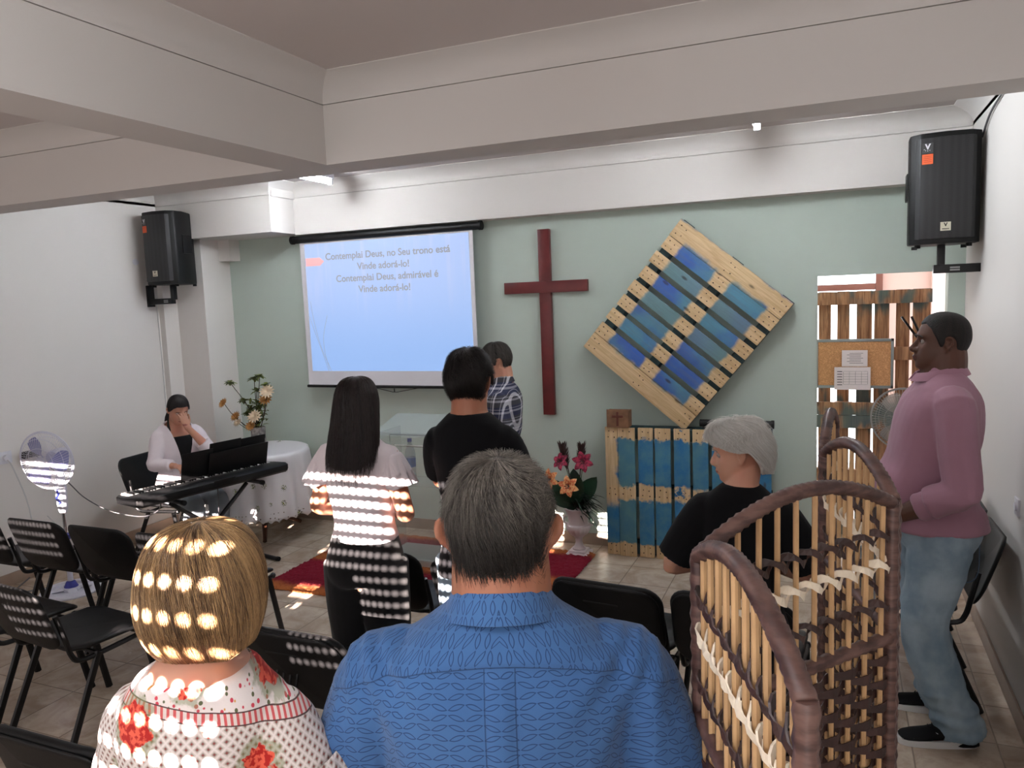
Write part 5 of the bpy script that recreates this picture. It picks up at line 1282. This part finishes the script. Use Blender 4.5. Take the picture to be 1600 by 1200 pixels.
def cloth_mat(name, col, rough=.85, weave=260, var=.06, sheen=.15):
    g = G(name, rough, spec=.2); cc = c(col); n = g.noise(scale=3.5, detail=4)
    g.color(g.mix(g.step(n, .3, .7), tuple(x*(1-var) for x in cc[:3])+(1,), tuple(min(1, x*(1+var)) for x in cc[:3])+(1,)))
    g.b.inputs['Sheen Weight'].default_value = sheen; g.bump(g.noise(scale=weave, detail=2), .2, .0012); return g.m
g = G('washed_blue_denim', .85, spec=.2); n = g.noise(scale=7, detail=5); g.color(g.mix(g.step(n, .3, .72), c(92, 112, 130), c(142, 160, 174))); g.b.inputs['Sheen Weight'].default_value = .2; g.bump(g.noise(g.scale(g.co(), (1, 1, 2)), 320, 2), .3, .0012); M_denim = g.m
M_tee = cloth_mat('black_cotton', (11, 11, 14), .95, sheen=.02); M_blackt = cloth_mat('black_trouser_cloth', (12, 12, 14), .85); M_white_c = cloth_mat('white_muslin', (222, 212, 216), .85); M_pinkc = cloth_mat('mauve_pink_shirt_cloth', (156, 116, 132), .8, var=.05)
SK_light, SK_tan, SK_dark, SK_old = skin('light_skin', (190, 140, 118)), skin('tan_skin', (164, 112, 88)), skin('dark_brown_skin', (84, 56, 44)), skin('aged_skin', (196, 148, 126))
LP = mat('lips', (150, 88, 80), .4, vary=(40, .1)); LPd = mat('dark_lips', (92, 54, 50), .4, vary=(40, .1))
M_shoe = mat('black_shoe_fabric', (9, 9, 10), .8, spec=.15, bump=(200, .3, .001)); M_sole = mat('white_rubber_sole', (214, 214, 214), .5, vary=(8, .04)); M_dsole = mat('dark_rubber_sole', (26, 24, 24), .6, vary=(8, .1))

# ---- man in the blue leaf-pattern shirt
def blue_man():
    f = Fig('grey-haired man in a blue leaf-patterned shirt seen from behind, nearest the camera', (-.50, 1.10, 0), 21, 1.735, 1.10, 1.2, .05, head_pitch=4, head_yaw=0, head_off=(0, .012, -.018), head_scale=.97, ear=1.7)
    f.stand(.11)
    for s in (-1, 1): f.arm(s, (s*.30, -.0, 1.10), (s*.24, .20, .92), (-s*.3, .8, -.3), (-s, 0, -.3), .5)
    f.body(SK_tan, LP, .006); f.eyes()
    g = G('blue_leaf_print_cloth', .85, spec=.15); X, Y, Z = g.xyz(); ax = g.math('ABSOLUTE', X); sg = g.math('SIGN', X)
    u = g.math('ADD', X, g.math('MULTIPLY', sg, g.math('MULTIPLY', g.math('MAXIMUM', g.math('ADD', Y, .135), 0), .85)))
    zy = g.math('SUBTRACT', 1.437, g.math('MULTIPLY', g.math('MULTIPLY', X, X), .9)); yoke = g.step(g.math('SUBTRACT', Z, zy), -.0005, .0005)
    zz = g.math('ADD', Z, g.math('MULTIPLY', g.math('ABSOLUTE', Y), -.3))
    def leaves(a, b, wu, wv):
        pu = g.math('DIVIDE', a, wu); pv = g.math('DIVIDE', b, wv); row = g.math('FLOOR', pv); colm = g.math('FLOOR', pu)
        fx = g.math('SUBTRACT', g.math('FRACT', pu), .5); fy = g.math('SUBTRACT', g.math('FRACT', pv), .5)
        par = g.math('SUBTRACT', g.math('MULTIPLY', g.math('MODULO', g.math('ABSOLUTE', colm), 2.0), 2), 1.0); par = g.math('MULTIPLY', par, g.math('SUBTRACT', g.math('MULTIPLY', g.math('FLOORED_MODULO', g.math('FLOOR', g.math('DIVIDE', row, 2)), 2.0), 2), 1.0))
        yx = g.math('SUBTRACT', fy, g.math('MULTIPLY', g.math('MULTIPLY', fx, par), .55))
        q = g.math('ADD', g.math('DIVIDE', g.math('ABSOLUTE', yx), .26), g.math('MULTIPLY', g.math('MULTIPLY', fx, fx), 1/(.46*.46)))
        return g.inv(g.step(g.math('ABSOLUTE', g.math('SUBTRACT', q, .92)), .14, .28))
    l1 = leaves(u, zz, .0265, .0155); l2 = leaves(zz, u, .0250, .0155); l = g.math('ADD', g.math('MULTIPLY', l1, g.inv(yoke)), g.math('MULTIPLY', l2, yoke))
    base_ = g.mix(g.step(g.noise(scale=3), .3, .7), c(60, 95, 143), c(70, 108, 156)); col = g.mix(g.math('MULTIPLY', l, .85), base_, c(34, 58, 96))
    seam = g.inv(g.step(g.math('ABSOLUTE', g.math('SUBTRACT', Z, zy)), .0006, .0016)); below = g.inv(yoke)
    pl = g.inv(g.step(g.math('MINIMUM', g.math('ABSOLUTE', g.math('ADD', X, .024)), g.math('ABSOLUTE', g.math('SUBTRACT', X, .022))), .0006, .0014)); pl = g.math('MULTIPLY', g.math('MULTIPLY', pl, below), g.step(Z, 1.15, 1.2))
    sm = g.math('MAXIMUM', seam, pl); col = g.mix(g.math('MULTIPLY', sm, .7), col, c(36, 58, 92)); g.color(col); g.b.inputs['Sheen Weight'].default_value = .15
    g.bump(g.math('SUBTRACT', g.math('MULTIPLY', g.noise(scale=300, detail=2), .15), sm), .35, .002)
    fd = folds((8, 8, 3.2), .0065, 3, .0006)
    def disp(P, N):
        d = fd(P, N); x, y, z = P.T; zyo = 1.437-.9*x*x; back = (y < -.02)
        pleat = np.exp(-((x+.001)/.018)**4)*.005*np.clip((zyo-z)/.02, 0, 1)*np.clip((z-.9)/.3, 0, 1)
        rad_ = .0035*np.sin(np.arctan2(np.abs(x)-.25, z-1.50)*16)*np.exp(-((np.abs(x)-.20)/.08)**2)*(z < 1.45)
        yk = .0025*np.clip((z-zyo)/.004, -1, 1)*(np.abs(z-zyo) < .05)
        return d*np.where(z > zyo, .5, 1)+np.where(back, pleat+rad_+yk, 0)
    shirt(f, g.m, .47, .880, .016, ((1.0, .080, .078),)*2, disp, .006, flare=.01)
    f.collar(g.m, .026, out=.013, tilt=.022)
    trousers(f, cloth_mat('dark_blue_trousers', (38, 42, 56)), rt=.064, disp=folds(seed=4)); shoes(f, M_shoe, M_dsole)
    gh = hairmat('salt_and_pepper_hair', (34, 30, 28), (136, 130, 122), (120, 120, 30), .5)
    X, Y, Z = gh.xyz(); up = gh.step(Z, 1.58, 1.72); n = gh.noise(gh.scale(gh.co(), (150, 150, 40)), 1, 4)
    gh.color(gh.mix(gh.math('MULTIPLY', gh.math('ADD', gh.math('MULTIPLY', up, .8), .12), gh.step(gh.math('ADD', gh.math('MULTIPLY', gh.sv, .6), gh.math('MULTIPLY', n, .4)), .25, .75)), c(24, 20, 18), c(150, 142, 132)))
    GT = [(.127, .004, -.012, .010), (.122, .030, -.045, .034), (.110, .056, -.072, .056), (.09, .076, -.093, .072), (.06, .088, -.106, .081), (.03, .093, -.110, .083), (.0, .09, -.108, .077), (-.03, .08, -.100, .073), (-.06, .06, -.093, .069), (-.09, .04, -.094, .066), (-.12, .02, -.098, .062), (-.15, .01, -.104, .059), (-.20, .01, -.112, .057)]
    hair(f, gh.m, GT, zlow=([0, 30, 52, 66, 78, 86, 96, 108, 125, 150, 180], [.074, .082, .066, .04, .0, -.01, .036, .034, -.10, -.18, -.19]), th=.0, strands=12000, length=.16, rad=.0004, swirl=.45, jit=.008, lift=.8, seed=2, clump=50, wave=.05)
blue_man()

# ---- blonde woman
def blonde():
    f = Fig('blonde woman with a bob and a floral blouse seen from behind, sun dots on her', (-.93, .89, 0), 14, 1.675, .79, .93, .02, True, head_pitch=-2, head_yaw=10, head_scale=.885, head_off=(0, .01, -.042))
    f.stand(.09)
    for s in (-1, 1): f.arm(s, (s*(.215 if s > 0 else .18), -.02 if s > 0 else .04, 1.11), (s*.16, .20, 1.0), (-s*.6, .7, 0), (0, -.3, -1), .5)
    f.body(SK_light, LP, .006); f.eyes()
    g = G('floral_blouse_cloth', .85, spec=.15); X, Y, Z = g.xyz(); u = g.math('ADD', X, g.math('MULTIPLY', g.math('SIGN', X), g.math('MULTIPLY', g.math('MAXIMUM', g.math('ADD', Y, .10), 0), .8)))
    v2 = g.vec(u, 0, Z); base_ = c(222, 212, 208)
    # lattice
    T = .0165; p = g.math('DIVIDE', g.math('ADD', u, Z), T); q = g.math('DIVIDE', g.math('SUBTRACT', u, Z), T)
    fp = g.math('ABSOLUTE', g.math('SUBTRACT', g.math('FRACT', p), .5)); fq = g.math('ABSOLUTE', g.math('SUBTRACT', g.math('FRACT', q), .5)); mx = g.math('MAXIMUM', fp, fq)
    lat = g.mix(g.step(mx, .38, .42), g.mix(g.step(mx, .10, .14), c(136, 64, 62), g.mix(g.step(mx, .22, .26), c(150, 138, 128), c(204, 192, 184))), base_)
    n = g.noise(v2, 7, 2); lat = g.mix(g.step(n, .58, .62), lat, c(214, 204, 200))
    # little flowers in the yoke
    fl = g.vor(v2, 105, rnd=.9); fc = g.vor(v2, 105, rnd=.9, out='Color'); sep = g.xyz(fc); s1 = g.mix(g.step(sep[0], .5, .52), c(196, 70, 84), g.mix(g.step(sep[1], .5, .52), c(92, 96, 70), c(206, 150, 80)))
    sm = g.mix(g.math('MULTIPLY', g.inv(g.step(fl, .28, .36)), g.step(sep[2], .12, .14)), base_, s1)
    zy = g.math('ADD', 1.385, g.math('MULTIPLY', u, -.12)); band = g.math('ABSOLUTE', g.math('SUBTRACT', Z, zy)); col = g.mix(g.step(g.math('SUBTRACT', Z, zy), -.001, .001), lat, sm)
    bp = g.mix(g.step(g.math('ABSOLUTE', g.math('SUBTRACT', g.math('FRACT', g.math('DIVIDE', u, .011)), .5)), .2, .25), c(196, 90, 90), c(216, 200, 194)); bp = g.mix(g.step(band, .0075, .0085), bp, c(84, 60, 58)); col = g.mix(g.inv(g.step(band, .0095, .0105)), col, bp)
    # big red roses
    rd = g.vor(v2, 8.5, rnd=.85); rn = g.noise(v2, 70, 3); rr = g.math('ADD', rd, g.math('MULTIPLY', g.math('SUBTRACT', rn, .5), .35)); rs_ = g.mix(g.step(g.noise(v2, 110, 2), .45, .55), c(170, 36, 32), c(222, 96, 74))
    col = g.mix(g.math('MULTIPLY', g.inv(g.step(rr, .36, .44)), g.math('MULTIPLY', g.step(rr, .22, .27), .6)), col, c(124, 132, 92)); col = g.mix(g.inv(g.step(rr, .29, .32)), col, rs_)
    g.color(col); g.bump(g.noise(scale=240, detail=2), .2, .0012); g.b.inputs['Sheen Weight'].default_value = .1
    # scooped neck at the back: yoke starts below the neck root
    mb = MB(); fig = f
    fn = lambda z: .014 if z < .80 else .014+(.009-.014)*min(1, (z-.80)/.03)
    fig.torso(mb, .50, .858, fn, flare=.02)
    for i in (0, 1): fig.sleeve(mb, i, .52, .060, .056)
    fd = folds((9, 9, 4), .004, 8, .0008)
    o = remesh(mb, 'blouse', g.m, f.t, .006, 3, fd)
    # cut the wide neckline: drop blouse faces inside the scoop so the skin shows
    bm = bmesh.new(); bm.from_mesh(o.data); kill = []
    for fc_ in bm.faces:
        x, y, z = fc_.calc_center_median(); zz = 1.420+.30*max(0, abs(x)-.05)+.8*max(0, y+.02)*0
        if z > zz and abs(x) < .125: kill.append(fc_)
    bmesh.ops.delete(bm, geom=kill, context='FACES')
    for v in bm.verts:
        if v.is_boundary: v.co.z = 1.420+.30*max(0, abs(v.co.x)-.05)-.001
    bm.to_mesh(o.data); bm.free()
    for i in (0, 1):
        ruffle(f, i, g.m, ((.36, .56, .060, .070, .004, 17),), 1, 'lace_cuff')
    trousers(f, cloth_mat('beige_trousers', (150, 138, 124)), rt=.062); shoes(f, M_shoe, M_dsole, L=.24, W=.045)
    BOB = [(.132, .0, -.02, .012), (.128, .035, -.055, .040), (.116, .062, -.085, .068), (.09, .082, -.108, .090), (.055, .094, -.122, .102), (.02, .094, -.128, .107), (-.02, .085, -.128, .106), (-.055, .07, -.118, .098), (-.085, .05, -.098, .084), (-.11, .03, -.072, .066), (-.128, .01, -.055, .045)]
    gh = hairmat('ash_blonde_hair', (62, 38, 26), (198, 160, 112), (120, 120, 10), .36)
    hair(f, gh.m, BOB, ([0, 35, 55, 75, 110, 140, 180], [.07, .06, -.02, -.085, -.085, -.105, -.115]), 0, 9000, .5, .00055, .2, .006, seed=3, lift=.35, clump=80, lump=.006)
blonde()

# ---- young woman with long hair
def long_hair():
    f = Fig('young woman with long dark hair, white ruffled blouse and black trousers', (-1.92, 2.78, 0), 12, 1.655, .90, 1.05, .0, True, head_pitch=-4)
    f.stand(.085)
    f.arm(-1, (-.20, -.03, 1.10), (-.12, .17, 1.02), (.6, .7, .1), (0, -.2, -1), .5); f.arm(1, (.21, -.04, 1.08), (.13, .17, 1.0), (-.6, .7, .1), (0, -.2, -1), .5, thick=1.1)
    f.body(SK_tan, LP, .006); f.eyes((40, 26, 20))
    fd = folds((10, 10, 4), .005, 12, .0008)
    shirt(f, M_white_c, .575, .86, .013, ((.35, .070, .060),)*2, fd, .0075, 'blouse', flare=.02, neck=.006)
    for i in (0, 1): ruffle(f, i, M_white_c, ((.0, .34, .052, .074, .007, 13), (.10, .56, .054, .082, .009, 11)), i*2)
    # wide cropped trousers
    mb = MB(); f.torso(mb, .46, .60, lambda z: .012+.012*max(0, (.56-z)/.1))
    for side, Hp, K, A, toe in f.legs:
        E_ = K.lerp(A, .62); mb.tube([Hp+Vector((0, 0, .04)), Hp, Hp.lerp(K, .5), K, K.lerp(E_, .6), E_], [.118, .118, .112, .100, .094, .096], 20, smooth=4)
    remesh(mb, 'trousers', M_blackt, f.t, .009, 3, folds((9, 9, 2.5), .006, 15, .0005)); shoes(f, mat('dark_sandal', (28, 24, 24), .6, vary=(9, .1)), M_dsole, L=.24, W=.045)
    LONG = [(.130, .0, -.02, .012), (.126, .035, -.052, .038), (.114, .060, -.082, .062), (.09, .078, -.104, .080), (.055, .088, -.116, .092), (.01, .085, -.122, .099), (-.05, .06, -.124, .104), (-.12, .03, -.128, .110), (-.19, .0, -.145, .116), (-.25, -.02, -.158, .116), (-.31, -.05, -.168, .110), (-.36, -.06, -.170, .100), (-.39, -.07, -.17, .09)]
    gh = hairmat('long_black_brown_hair', (10, 8, 8), (52, 40, 38), (90, 90, 5), .4)
    hair(f, gh.m, LONG, ([0, 30, 50, 62, 80, 120, 150, 180], [.07, .06, .0, -.10, -.18, -.26, -.285, -.29]), 0, 5200, .62, .0008, .08, .007, seed=5, lift=.5, clump=60, tipz=.16)
long_hair()

# ---- young man in the black T-shirt
def black_tee():
    f = Fig('young man in a black T-shirt and jeans standing with his back to the camera', (-1.40, 2.84, 0), 10, 1.765, .81, .94, .0, head_pitch=2, head_yaw=-4, head_off=(0, .01, -.012), ear=1.4)
    f.stand(.10)
    for s in (-1, 1): f.arm(s, (s*.19, .13, 1.19), (s*.03, .27, 1.14), (-s, .1, .1), (0, -1, 0), .4, thick=.84)
    f.body(SK_tan, LP, .006); f.eyes((40, 26, 20))
    shirt(f, M_tee, .475, .862, .013, ((.80, .067, .066),)*2, folds((8, 8, 4), .005, 21, .0006), .007, 't_shirt', flare=.02, neck=.005)
    trousers(f, M_denim, rt=.058, rk=.045, ra=.042, disp=folds((12, 12, 12), .005, 22)); shoes(f, M_shoe, M_sole)
    gh = hairmat('short_black_hair', (9, 8, 8), (40, 33, 30), (90, 90, 40), .42)
    hair(f, gh.m, zlow=(EARTAB[0], EARTAB[1][:8]+[-.05, -.085, -.09]), th=.015, strands=5500, length=.22, rad=.0008, swirl=.5, jit=.008, lift=.9, seed=6, clump=40, lump=.007)
black_tee()

# ---- preacher in the plaid shirt
def plaid_man():
    f = Fig('man in a navy and white plaid shirt near the screen, facing left', (-1.985, 4.45, .024), 104, 1.665, 1.08, 1.2, .05, head_pitch=-6, head_yaw=8)
    f.stand(.10)
    f.arm(-1, (-.235, -.07, 1.14), (-.10, .165, 1.185), (.35, .9, .1), (.4, 0, -1), .8); f.arm(1, (.23, .0, 1.08), (.14, .22, 1.12), (-.3, .9, .1), (-.4, 0, -1), .8)
    f.body(SK_light, LP, .0055); f.eyes((50, 36, 30))
    g = G('plaid_shirt_cloth', .85, spec=.15); X, Y, Z = g.xyz(); T = .062
    u = g.math('DIVIDE', g.math('ADD', Y, g.math('MULTIPLY', X, .35)), T); v = g.math('DIVIDE', Z, T*1.1)
    def bands(w_): fr = g.math('FRACT', w_); a = g.inv(g.step(g.math('ABSOLUTE', g.math('SUBTRACT', fr, .5)), .07, .10)); b = g.inv(g.step(g.math('ABSOLUTE', g.math('SUBTRACT', fr, .78)), .02, .035)); return a, b
    a1, b1 = bands(u); a2, b2 = bands(v); m_ = g.math('MULTIPLY', g.math('ADD', g.math('ADD', g.math('MULTIPLY', a1, .8), g.math('MULTIPLY', b1, .5)), g.math('ADD', g.math('MULTIPLY', a2, .45), g.math('MULTIPLY', b2, .4))), .75, clamp=True)
    base_ = g.mix(g.step(g.math('FRACT', g.math('DIVIDE', v, 2)), .48, .52), c(46, 50, 72), c(60, 60, 66)); g.color(g.mix(m_, base_, c(206, 204, 212))); g.bump(g.noise(scale=260, detail=2), .2, .001)
    shirt(f, g.m, .49, .880, .016, ((1.45, .072, .058), (1.45, .072, .058)), folds((10, 10, 6), .006, 31, .0006), .007, 'plaid_shirt', flare=.02)
    f.collar(g.m, .036); trousers(f, cloth_mat('dark_grey_trousers', (50, 50, 56))); shoes(f, M_shoe, M_dsole)
    side, S, E, W, th = f.arms[0]; d = (W-E).normalized(); p = W-d*.015
    a, b = perp(d); n = 24; rs = [[tuple(p+d*z+a*math.cos(2*PI*k/n)*r+b*math.sin(2*PI*k/n)*r) for k in range(n)] for r, z in ((.027, -.010), (.0295, -.009), (.0295, .009), (.027, .010))]
    mb = MB(); mb.rings(rs); wt = mb.build('wristwatch', M_blackm, f.t, smooth=True); mb = MB(); q = p+Vector((-.031, -.0, .006)); mb.ball(tuple(q), (.008, .019, .019), 12); mb.build('watch_face', M_chrome, wt, smooth=True)
    gh = hairmat('dark_grey_hair', (30, 26, 24), (92, 86, 80), (120, 120, 30), .5); hair(f, gh.m, zlow=EARTAB, th=.009, strands=3000, length=.2, rad=.0006, swirl=.3, jit=.004, seed=7)
    M_gl = M_blackm; mb = MB(); T = lambda *q_: tuple(f.Mh @ Vector(q_))
    for sx in (-1, 1):
        pts = [T(sx*(.031+.022*math.cos(t_)), .096-.006*abs(math.cos(t_)), .004+.016*math.sin(t_)) for t_ in np.linspace(0, 2*PI, 17)]; mb.tube(pts, .0013, 5, cap=False); mb.tube([T(sx*.053, .088, .010), T(sx*.078, .05, .012), T(sx*.082, .0, .010)], .0015, 5)
    mb.tube([T(-.009, .100, .006), T(.009, .100, .006)], .0014, 5); mb.build('glasses', M_gl, f.t)
plaid_man()

# ---- elderly woman
def elderly():
    f = Fig('elderly white-haired woman in a black T-shirt behind the folding divider, looking left', (-.297, 2.69, 0), 4, 1.522, .90, 1.02, .05, True, head_yaw=92, head_pitch=-9, head_off=(-.012, -.0, -.0), lean=.02, ear=1.8)
    f.stand(.09)
    for s in (-1, 1): f.arm(s, (s*.245, -.0, 1.0), (s*.04, .19, .98), (-s, .15, .1), (0, -1, 0), .4)
    f.body(SK_old, LP, .005); f.eyes((90, 100, 110), (170, 165, 160))
    shirt(f, M_tee, .50, .866, .014, ((.86, .068, .068),)*2, folds((8, 8, 4), .005, 41, .0006), .0075, 't_shirt', flare=.02, neck=.006)
    trousers(f, cloth_mat('black_slacks', (22, 22, 26)), rt=.064); shoes(f, M_shoe, M_dsole, L=.24, W=.045)
    WAVE = [(.134, .004, -.02, .012), (.130, .040, -.056, .038), (.118, .066, -.086, .064), (.09, .088, -.108, .085), (.055, .098, -.120, .095), (.02, .092, -.126, .099), (-.02, .075, -.124, .096), (-.055, .05, -.112, .086), (-.085, .02, -.096, .074), (-.11, .0, -.085, .062), (-.14, .0, -.075, .05)]
    gh = hairmat('white_wavy_hair', (206, 203, 196), (250, 249, 245), (70, 70, 16), .5)
    hair(f, gh.m, WAVE, ([0, 30, 48, 62, 76, 88, 100, 112, 140, 180], [.068, .066, .055, .045, .028, .018, .018, -.02, -.085, -.10]), 0, 5000, .42, .0009, .5, .013, seed=9, lift=1.0, clump=30, wave=.22, lump=.012)
elderly()

# ---- standing man at the right
def pink_man():
    f = Fig('man in a pink-mauve shirt and light blue jeans standing by the right wall, facing left', (.40, 3.69, 0), 97, 1.855, 1.08, 1.22, .10, head_pitch=5, head_yaw=-6, head_off=(0, -.012, -.012), jaw=1.1, head_scale=1.06, nose=1.25)
    f.leg(-1, (-.125, .06, .51), (-.13, -.07, .10), toe=(-.1, 1)); f.leg(1, (.13, .01, .51), (.14, -.08, .10), toe=(.1, 1))
    f.arm(-1, (-.275, -.035, 1.14), (-.17, .205, 1.0), (.5, .85, 0), (.2, 0, -1), .6, thick=1.1); f.arm(1, (.275, -.02, 1.14), (.16, .22, 1.0), (-.5, .85, 0), (-.2, 0, -1), .6, thick=1.1)
    f.body(SK_dark, LPd, .005); f.eyes((30, 20, 16), (20, 16, 14))
    fd0 = folds((9, 9, 5), .009, 51, .0006)
    def fd(P, N): x, y, z = P.T; return fd0(P, N)+.004*np.sin((z*1.0+y*.5)*70)*np.exp(-((z-1.05)/.07)**2)*np.clip(-y*8+.6, 0, 1)
    shirt(f, M_pinkc, .505, .880, .018, ((1.42, .084, .066),)*2, fd, .0065, 'shirt', flare=.015)
    f.collar(M_pinkc, .027, out=.015, tilt=.016, inf=.010)
    for i in (0, 1):
        side, S, E, W, th = f.arms[i]; d = (W-E).normalized(); mb = MB(); mb.tube([E.lerp(W, .40), E.lerp(W, .44), E.lerp(W, .58), E.lerp(W, .62)], [.050, .060, .058, .048], 20); remesh(mb, 'rolled_cuff', M_pinkc, f.t, .005, 2, folds((20, 20, 20), .003, 3))
    jd0 = folds((10, 10, 9), .010, 55, .0004)
    def jd(P, N): z = P[:, 2]; return jd0(P, N)*(1+1.2*np.exp(-((z-.16)/.1)**2)+.6*np.exp(-((z-.5)/.08)**2))+.005*np.sin(z*95+P[:, 0]*20)*np.exp(-((z-.15)/.07)**2)
    g = G('light_washed_denim', .85, spec=.15); X, Y, Z = g.xyz(); n = g.noise(scale=6, detail=5); g.color(g.mix(g.step(n, .3, .72), c(118, 140, 156), c(166, 184, 196))); seam = g.inv(g.step(g.math('ABSOLUTE', g.math('SUBTRACT', Y, .02)), .001, .003)); g.bump(g.math('ADD', g.math('MULTIPLY', g.noise(scale=300), .2), seam), .3, .0015)
    tr_ = trousers(f, g.m, waist=.57, rt=.068, rk=.052, ra=.047, end=1.12, disp=jd, name='jeans', voxel=.008)
    pk = MB(); hy = -.085
    for s in (-1, 1): pk.tube([(s*.165, -.04, .88), (s*.168, -.045, .76), (s*.15, -.10, .73), (s*.11, -.145, .76), (s*.10, -.15, .88)], .0022, 5, smooth=3)
    pk.build('pocket_seam', cloth_mat('dark_denim_seam', (70, 88, 108)), tr_)
    shoes(f, M_shoe, M_sole, True, .315, .056)
    gh = hairmat('very_short_black_hair', (14, 11, 10), (30, 24, 21), (200, 200, 200), .75); gh.bump(gh.noise(scale=260, detail=2), .6, .003)
    hair(f, gh.m, zlow=([0, 30, 52, 66, 78, 86, 96, 108, 120, 150, 180], [.070, .076, .058, .03, -.01, -.01, .032, .024, -.03, -.058, -.06]), th=.0045, strands=0, seed=10)
pink_man()

# ---- pianist
def pianist():
    f = Fig('dark-haired woman in a white cardigan seated at the digital piano, hand over her face', (-4.90, 4.54, 0), -106, 1.60, 1.0, 1.05, 0, True, dz=-.265, lean=.07, head_pitch=-22, head_yaw=-8, head_off=(0, .03, -.03))
    for s in (-1, 1): f.leg(s, (s*.10, .40, .50), (s*.11, .38, .085), hip=(s*.085, .0, .53))
    hc = f.Mh @ Vector((0, .10, -.01))
    f.arm(1, (.235, .10, .80), (.16, .30, .80), (-.1, .95, -.1), (0, 0, -1), .5); f.arm(-1, (-.15, .27, .86), tuple(hc+Vector((0, .012, 0))-Vector((.22, -.10, .97))*.085), (.22, -.10, .97), (.1, -1, -.1), .15)
    f.body(SK_light, LP, .005); f.eyes((40, 26, 20))
    shirt(f, M_blackt, .56, .79, .006, (None, None), None, .008, 'top')
    # open cardigan: closed shell with a V cut out in front
    o = shirt(f, M_white_c, .50, .862, .018, ((1.80, .062, .046), (1.35, .062, .056)), folds((10, 10, 6), .006, 61, .0006), .007, 'cardigan', neck=.010, )
    bm = bmesh.new(); bm.from_mesh(o.data); kill = []
    for fc_ in bm.faces:
        x, y, z = fc_.calc_center_median(); v = .012+max(0, z-.72)*.24
        if y > .05*1 and abs(x) < v and fc_.normal.y > -.2: kill.append(fc_)
        elif z > 1.115 and abs(x) < .07 and fc_.normal.z > .3: kill.append(fc_)
    bmesh.ops.delete(bm, geom=kill, context='FACES')
    for v in bm.verts:
        if v.is_boundary and v.co.y > .05 and abs(v.co.x) < .2: v.co.x = math.copysign(.012+max(0, v.co.z-.72)*.24, v.co.x)
    bm.to_mesh(o.data); bm.free()
    trousers(f, cloth_mat('grey_jeans', (120, 128, 136)), waist=.58, rt=.054, rk=.048, ra=.05, disp=folds((12, 12, 12), .005, 66)); shoes(f, M_shoe, M_dsole, L=.24, W=.045)
    gh = hairmat('black_tied_hair', (10, 8, 9), (38, 30, 30), (90, 90, 8), .4)
    hair(f, gh.m, zlow=([0, 30, 50, 66, 80, 90, 104, 125, 150, 180], [.072, .07, .05, .02, .0, .01, .01, -.035, -.05, -.052]), th=.010, strands=2600, length=.5, rad=.0007, swirl=-.1, jit=.003, seed=11, lift=.2)
    mb = MB(); rnd = random.Random(4)
    for k in range(70):
        a = rnd.uniform(0, 2*PI); q = rnd.uniform(0, .028); e = rnd.uniform(.8, 1.15); p0 = f.Mh @ Vector((.0, -.105, -.015)); mb.tube([p0, p0+Vector((math.cos(a)*.012, -.035, -.01)), p0+Vector((.02+math.cos(a)*q, -.05+math.sin(a)*q, -.10*e)), p0+Vector((.035+math.cos(a)*q, -.045+math.sin(a)*q, -.20*e))], [.004, .0045, .004, .001], 5, smooth=3)
    for s in (1,): 
        for k in range(8): p0 = f.Mh @ Vector((s*.078, -.0, -.02)); mb.tube([p0, p0+Vector((.012+.002*k, .01, -.09)), p0+Vector((.004*k-.01, .03, -.22))], [.003, .003, .0008], 5, smooth=3)
    mb.build('ponytail', gh.m, f.t, smooth=True)
pianist()
